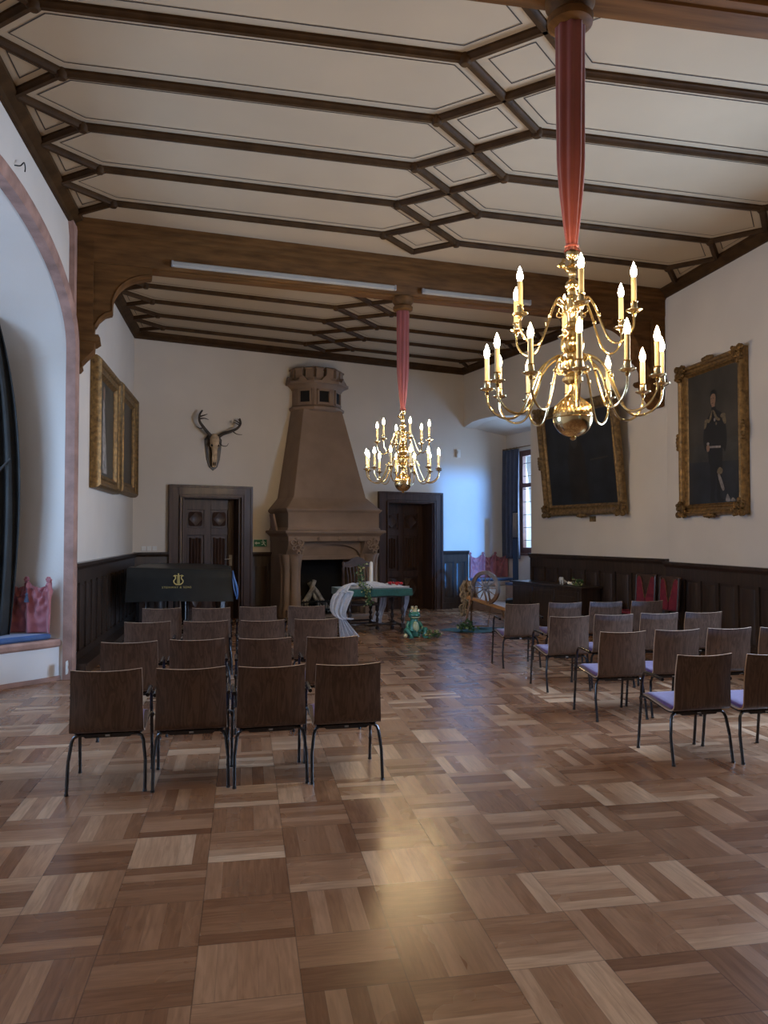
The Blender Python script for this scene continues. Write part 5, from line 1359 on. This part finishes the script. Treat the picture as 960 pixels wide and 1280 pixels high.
b = MB(); q = -.0555
b.add([(x, q, z) for x, z in [(-.105, 0), (-.065, .035), (-.065, .012), (.005, .012), (.005, -.012), (-.065, -.012), (-.065, -.035)]], [(0, 1, 6), (2, 3, 4, 5), (1, 2, 5, 6)])
def strip2(p, w=.009):
    for (x0, z0), (x1, z1) in zip(p, p[1:]):
        d = Vector((x1 - x0, z1 - z0)).normalized(); n_ = Vector((-d.y, d.x)) * w
        b.add([(x0 + n_.x, q, z0 + n_.y), (x0 - n_.x, q, z0 - n_.y), (x1 - n_.x, q, z1 - n_.y), (x1 + n_.x, q, z1 + n_.y)], [(0, 1, 2, 3)])
strip2([(.075, .035), (.085, -.005)], .012); strip2([(.085, -.005), (.065, -.025), (.04, -.03)]); strip2([(.085, -.005), (.105, -.03), (.13, -.058)]); strip2([(.078, .03), (.05, .015), (.035, .028)], .006); strip2([(.08, .03), (.11, .02), (.12, -.002)], .006)
b.add([(.068 + .013 * cos(k * PI / 5), q, .054 + .013 * sin(k * PI / 5)) for k in range(10)], [tuple(range(10))])
b.build('pictogram', 'signwhite', ex, recalc=False)

# ------------------------------------------------------------------ daylight and view
w = bpy.data.worlds.new('sky'); S.world = w; w.use_nodes = True
bg = w.node_tree.nodes['Background']; bg.inputs[0].default_value = (.30, .55, 1.0, 1); bg.inputs[1].default_value = .8
def portal(T, wx, hz):
    l = bpy.data.lights.new('window_daylight', 'AREA'); l.shape = 'RECTANGLE'; l.size = wx; l.size_y = hz
    l.cycles.is_portal = True
    o = bpy.data.objects.new('window_daylight', l); COL.objects.link(o); o.matrix_world = T; return o
# area light emits along its local -z
def face(p, d):
    d = Vector(d).normalized(); return Matrix.Translation(p) @ d.to_track_quat('-Z', 'Z').to_matrix().to_4x4()
for a, c in wins: portal(face((XR + .55, -(a + c) / 2, (ZW0 + ZW1) / 2), (-1, 0, 0)), 2.2, 2.6)
portal(face((-3.98, 7.18, 2.42), (1, 0, 0)), 3.2, 2.6)
portal(face(TWN @ Vector((1.24, .34, 2.43)), -Vector((-SN.x, -SN.y, 0))), 1.55, 2.4)
portal(face(((WX0 + WX1) / 2, YN - .35, (WZ0 + WZ1) / 2), (0, 1, 0)), WX1 - WX0, WZ1 - WZ0)
def daylight(T, wx, hz, e):
    l = bpy.data.lights.new('sky_light', 'AREA'); l.shape = 'RECTANGLE'; l.size = wx; l.size_y = hz; l.energy = e; l.color = (.46, .66, 1.0)
    o = bpy.data.objects.new('sky_light', l); COL.objects.link(o); o.matrix_world = T; return o
daylight(face((-4.3, 7.18, 2.6), (1, 0, -.15)), 3.4, 2.6, 400)
daylight(face((XR + 1.0, 6.2, 2.7), (-1, 0, -.12)), 2.6, 2.8, 1000)
daylight(face(TWN @ Vector((1.24, .7, 2.6)), -Vector((-SN.x, -SN.y, 0.15))), 1.9, 2.4, 260)
sun = bpy.data.lights.new('low_daylight', 'SUN'); sun.energy = 6.5; sun.color = (.07, .33, 1.0); sun.angle = math.radians(1.4)
so = bpy.data.objects.new('low_daylight', sun); COL.objects.link(so)
so.matrix_world = face((3, -8, 4), (.05, 1, -.040))

cam = bpy.data.cameras.new('camera'); co = bpy.data.objects.new('camera', cam); COL.objects.link(co); S.camera = co
Fp, VX, VY = 950.0, 306.0, 667.0
fy = Vector((VX - 480, -(VY - 640), Fp)).normalized(); fz = Vector((0, Fp, VY - 640)).normalized()
fx = fy.cross(fz)
if fx.x < 0: fx = -fx
right = Vector((fx.x, fy.x, fz.x)); up = Vector((fx.y, fy.y, fz.y)); back = -Vector((fx.z, fy.z, fz.z))
mw = Matrix((right, up, back)).transposed().to_4x4(); mw.translation = (0, 0, 1.7)
co.matrix_world = mw
cam.sensor_fit = 'VERTICAL'; cam.sensor_height = 36; cam.lens = Fp / 1280 * 36; cam.clip_start = .05; cam.clip_end = 200
vs_ = S.view_settings; vs_.view_transform = 'Standard'; vs_.look = 'None'; vs_.gamma = 1; vs_.use_curve_mapping = False; vs_.exposure = -.27
S.cycles.max_bounces = 10; S.cycles.diffuse_bounces = 6; S.cycles.sample_clamp_indirect = 6
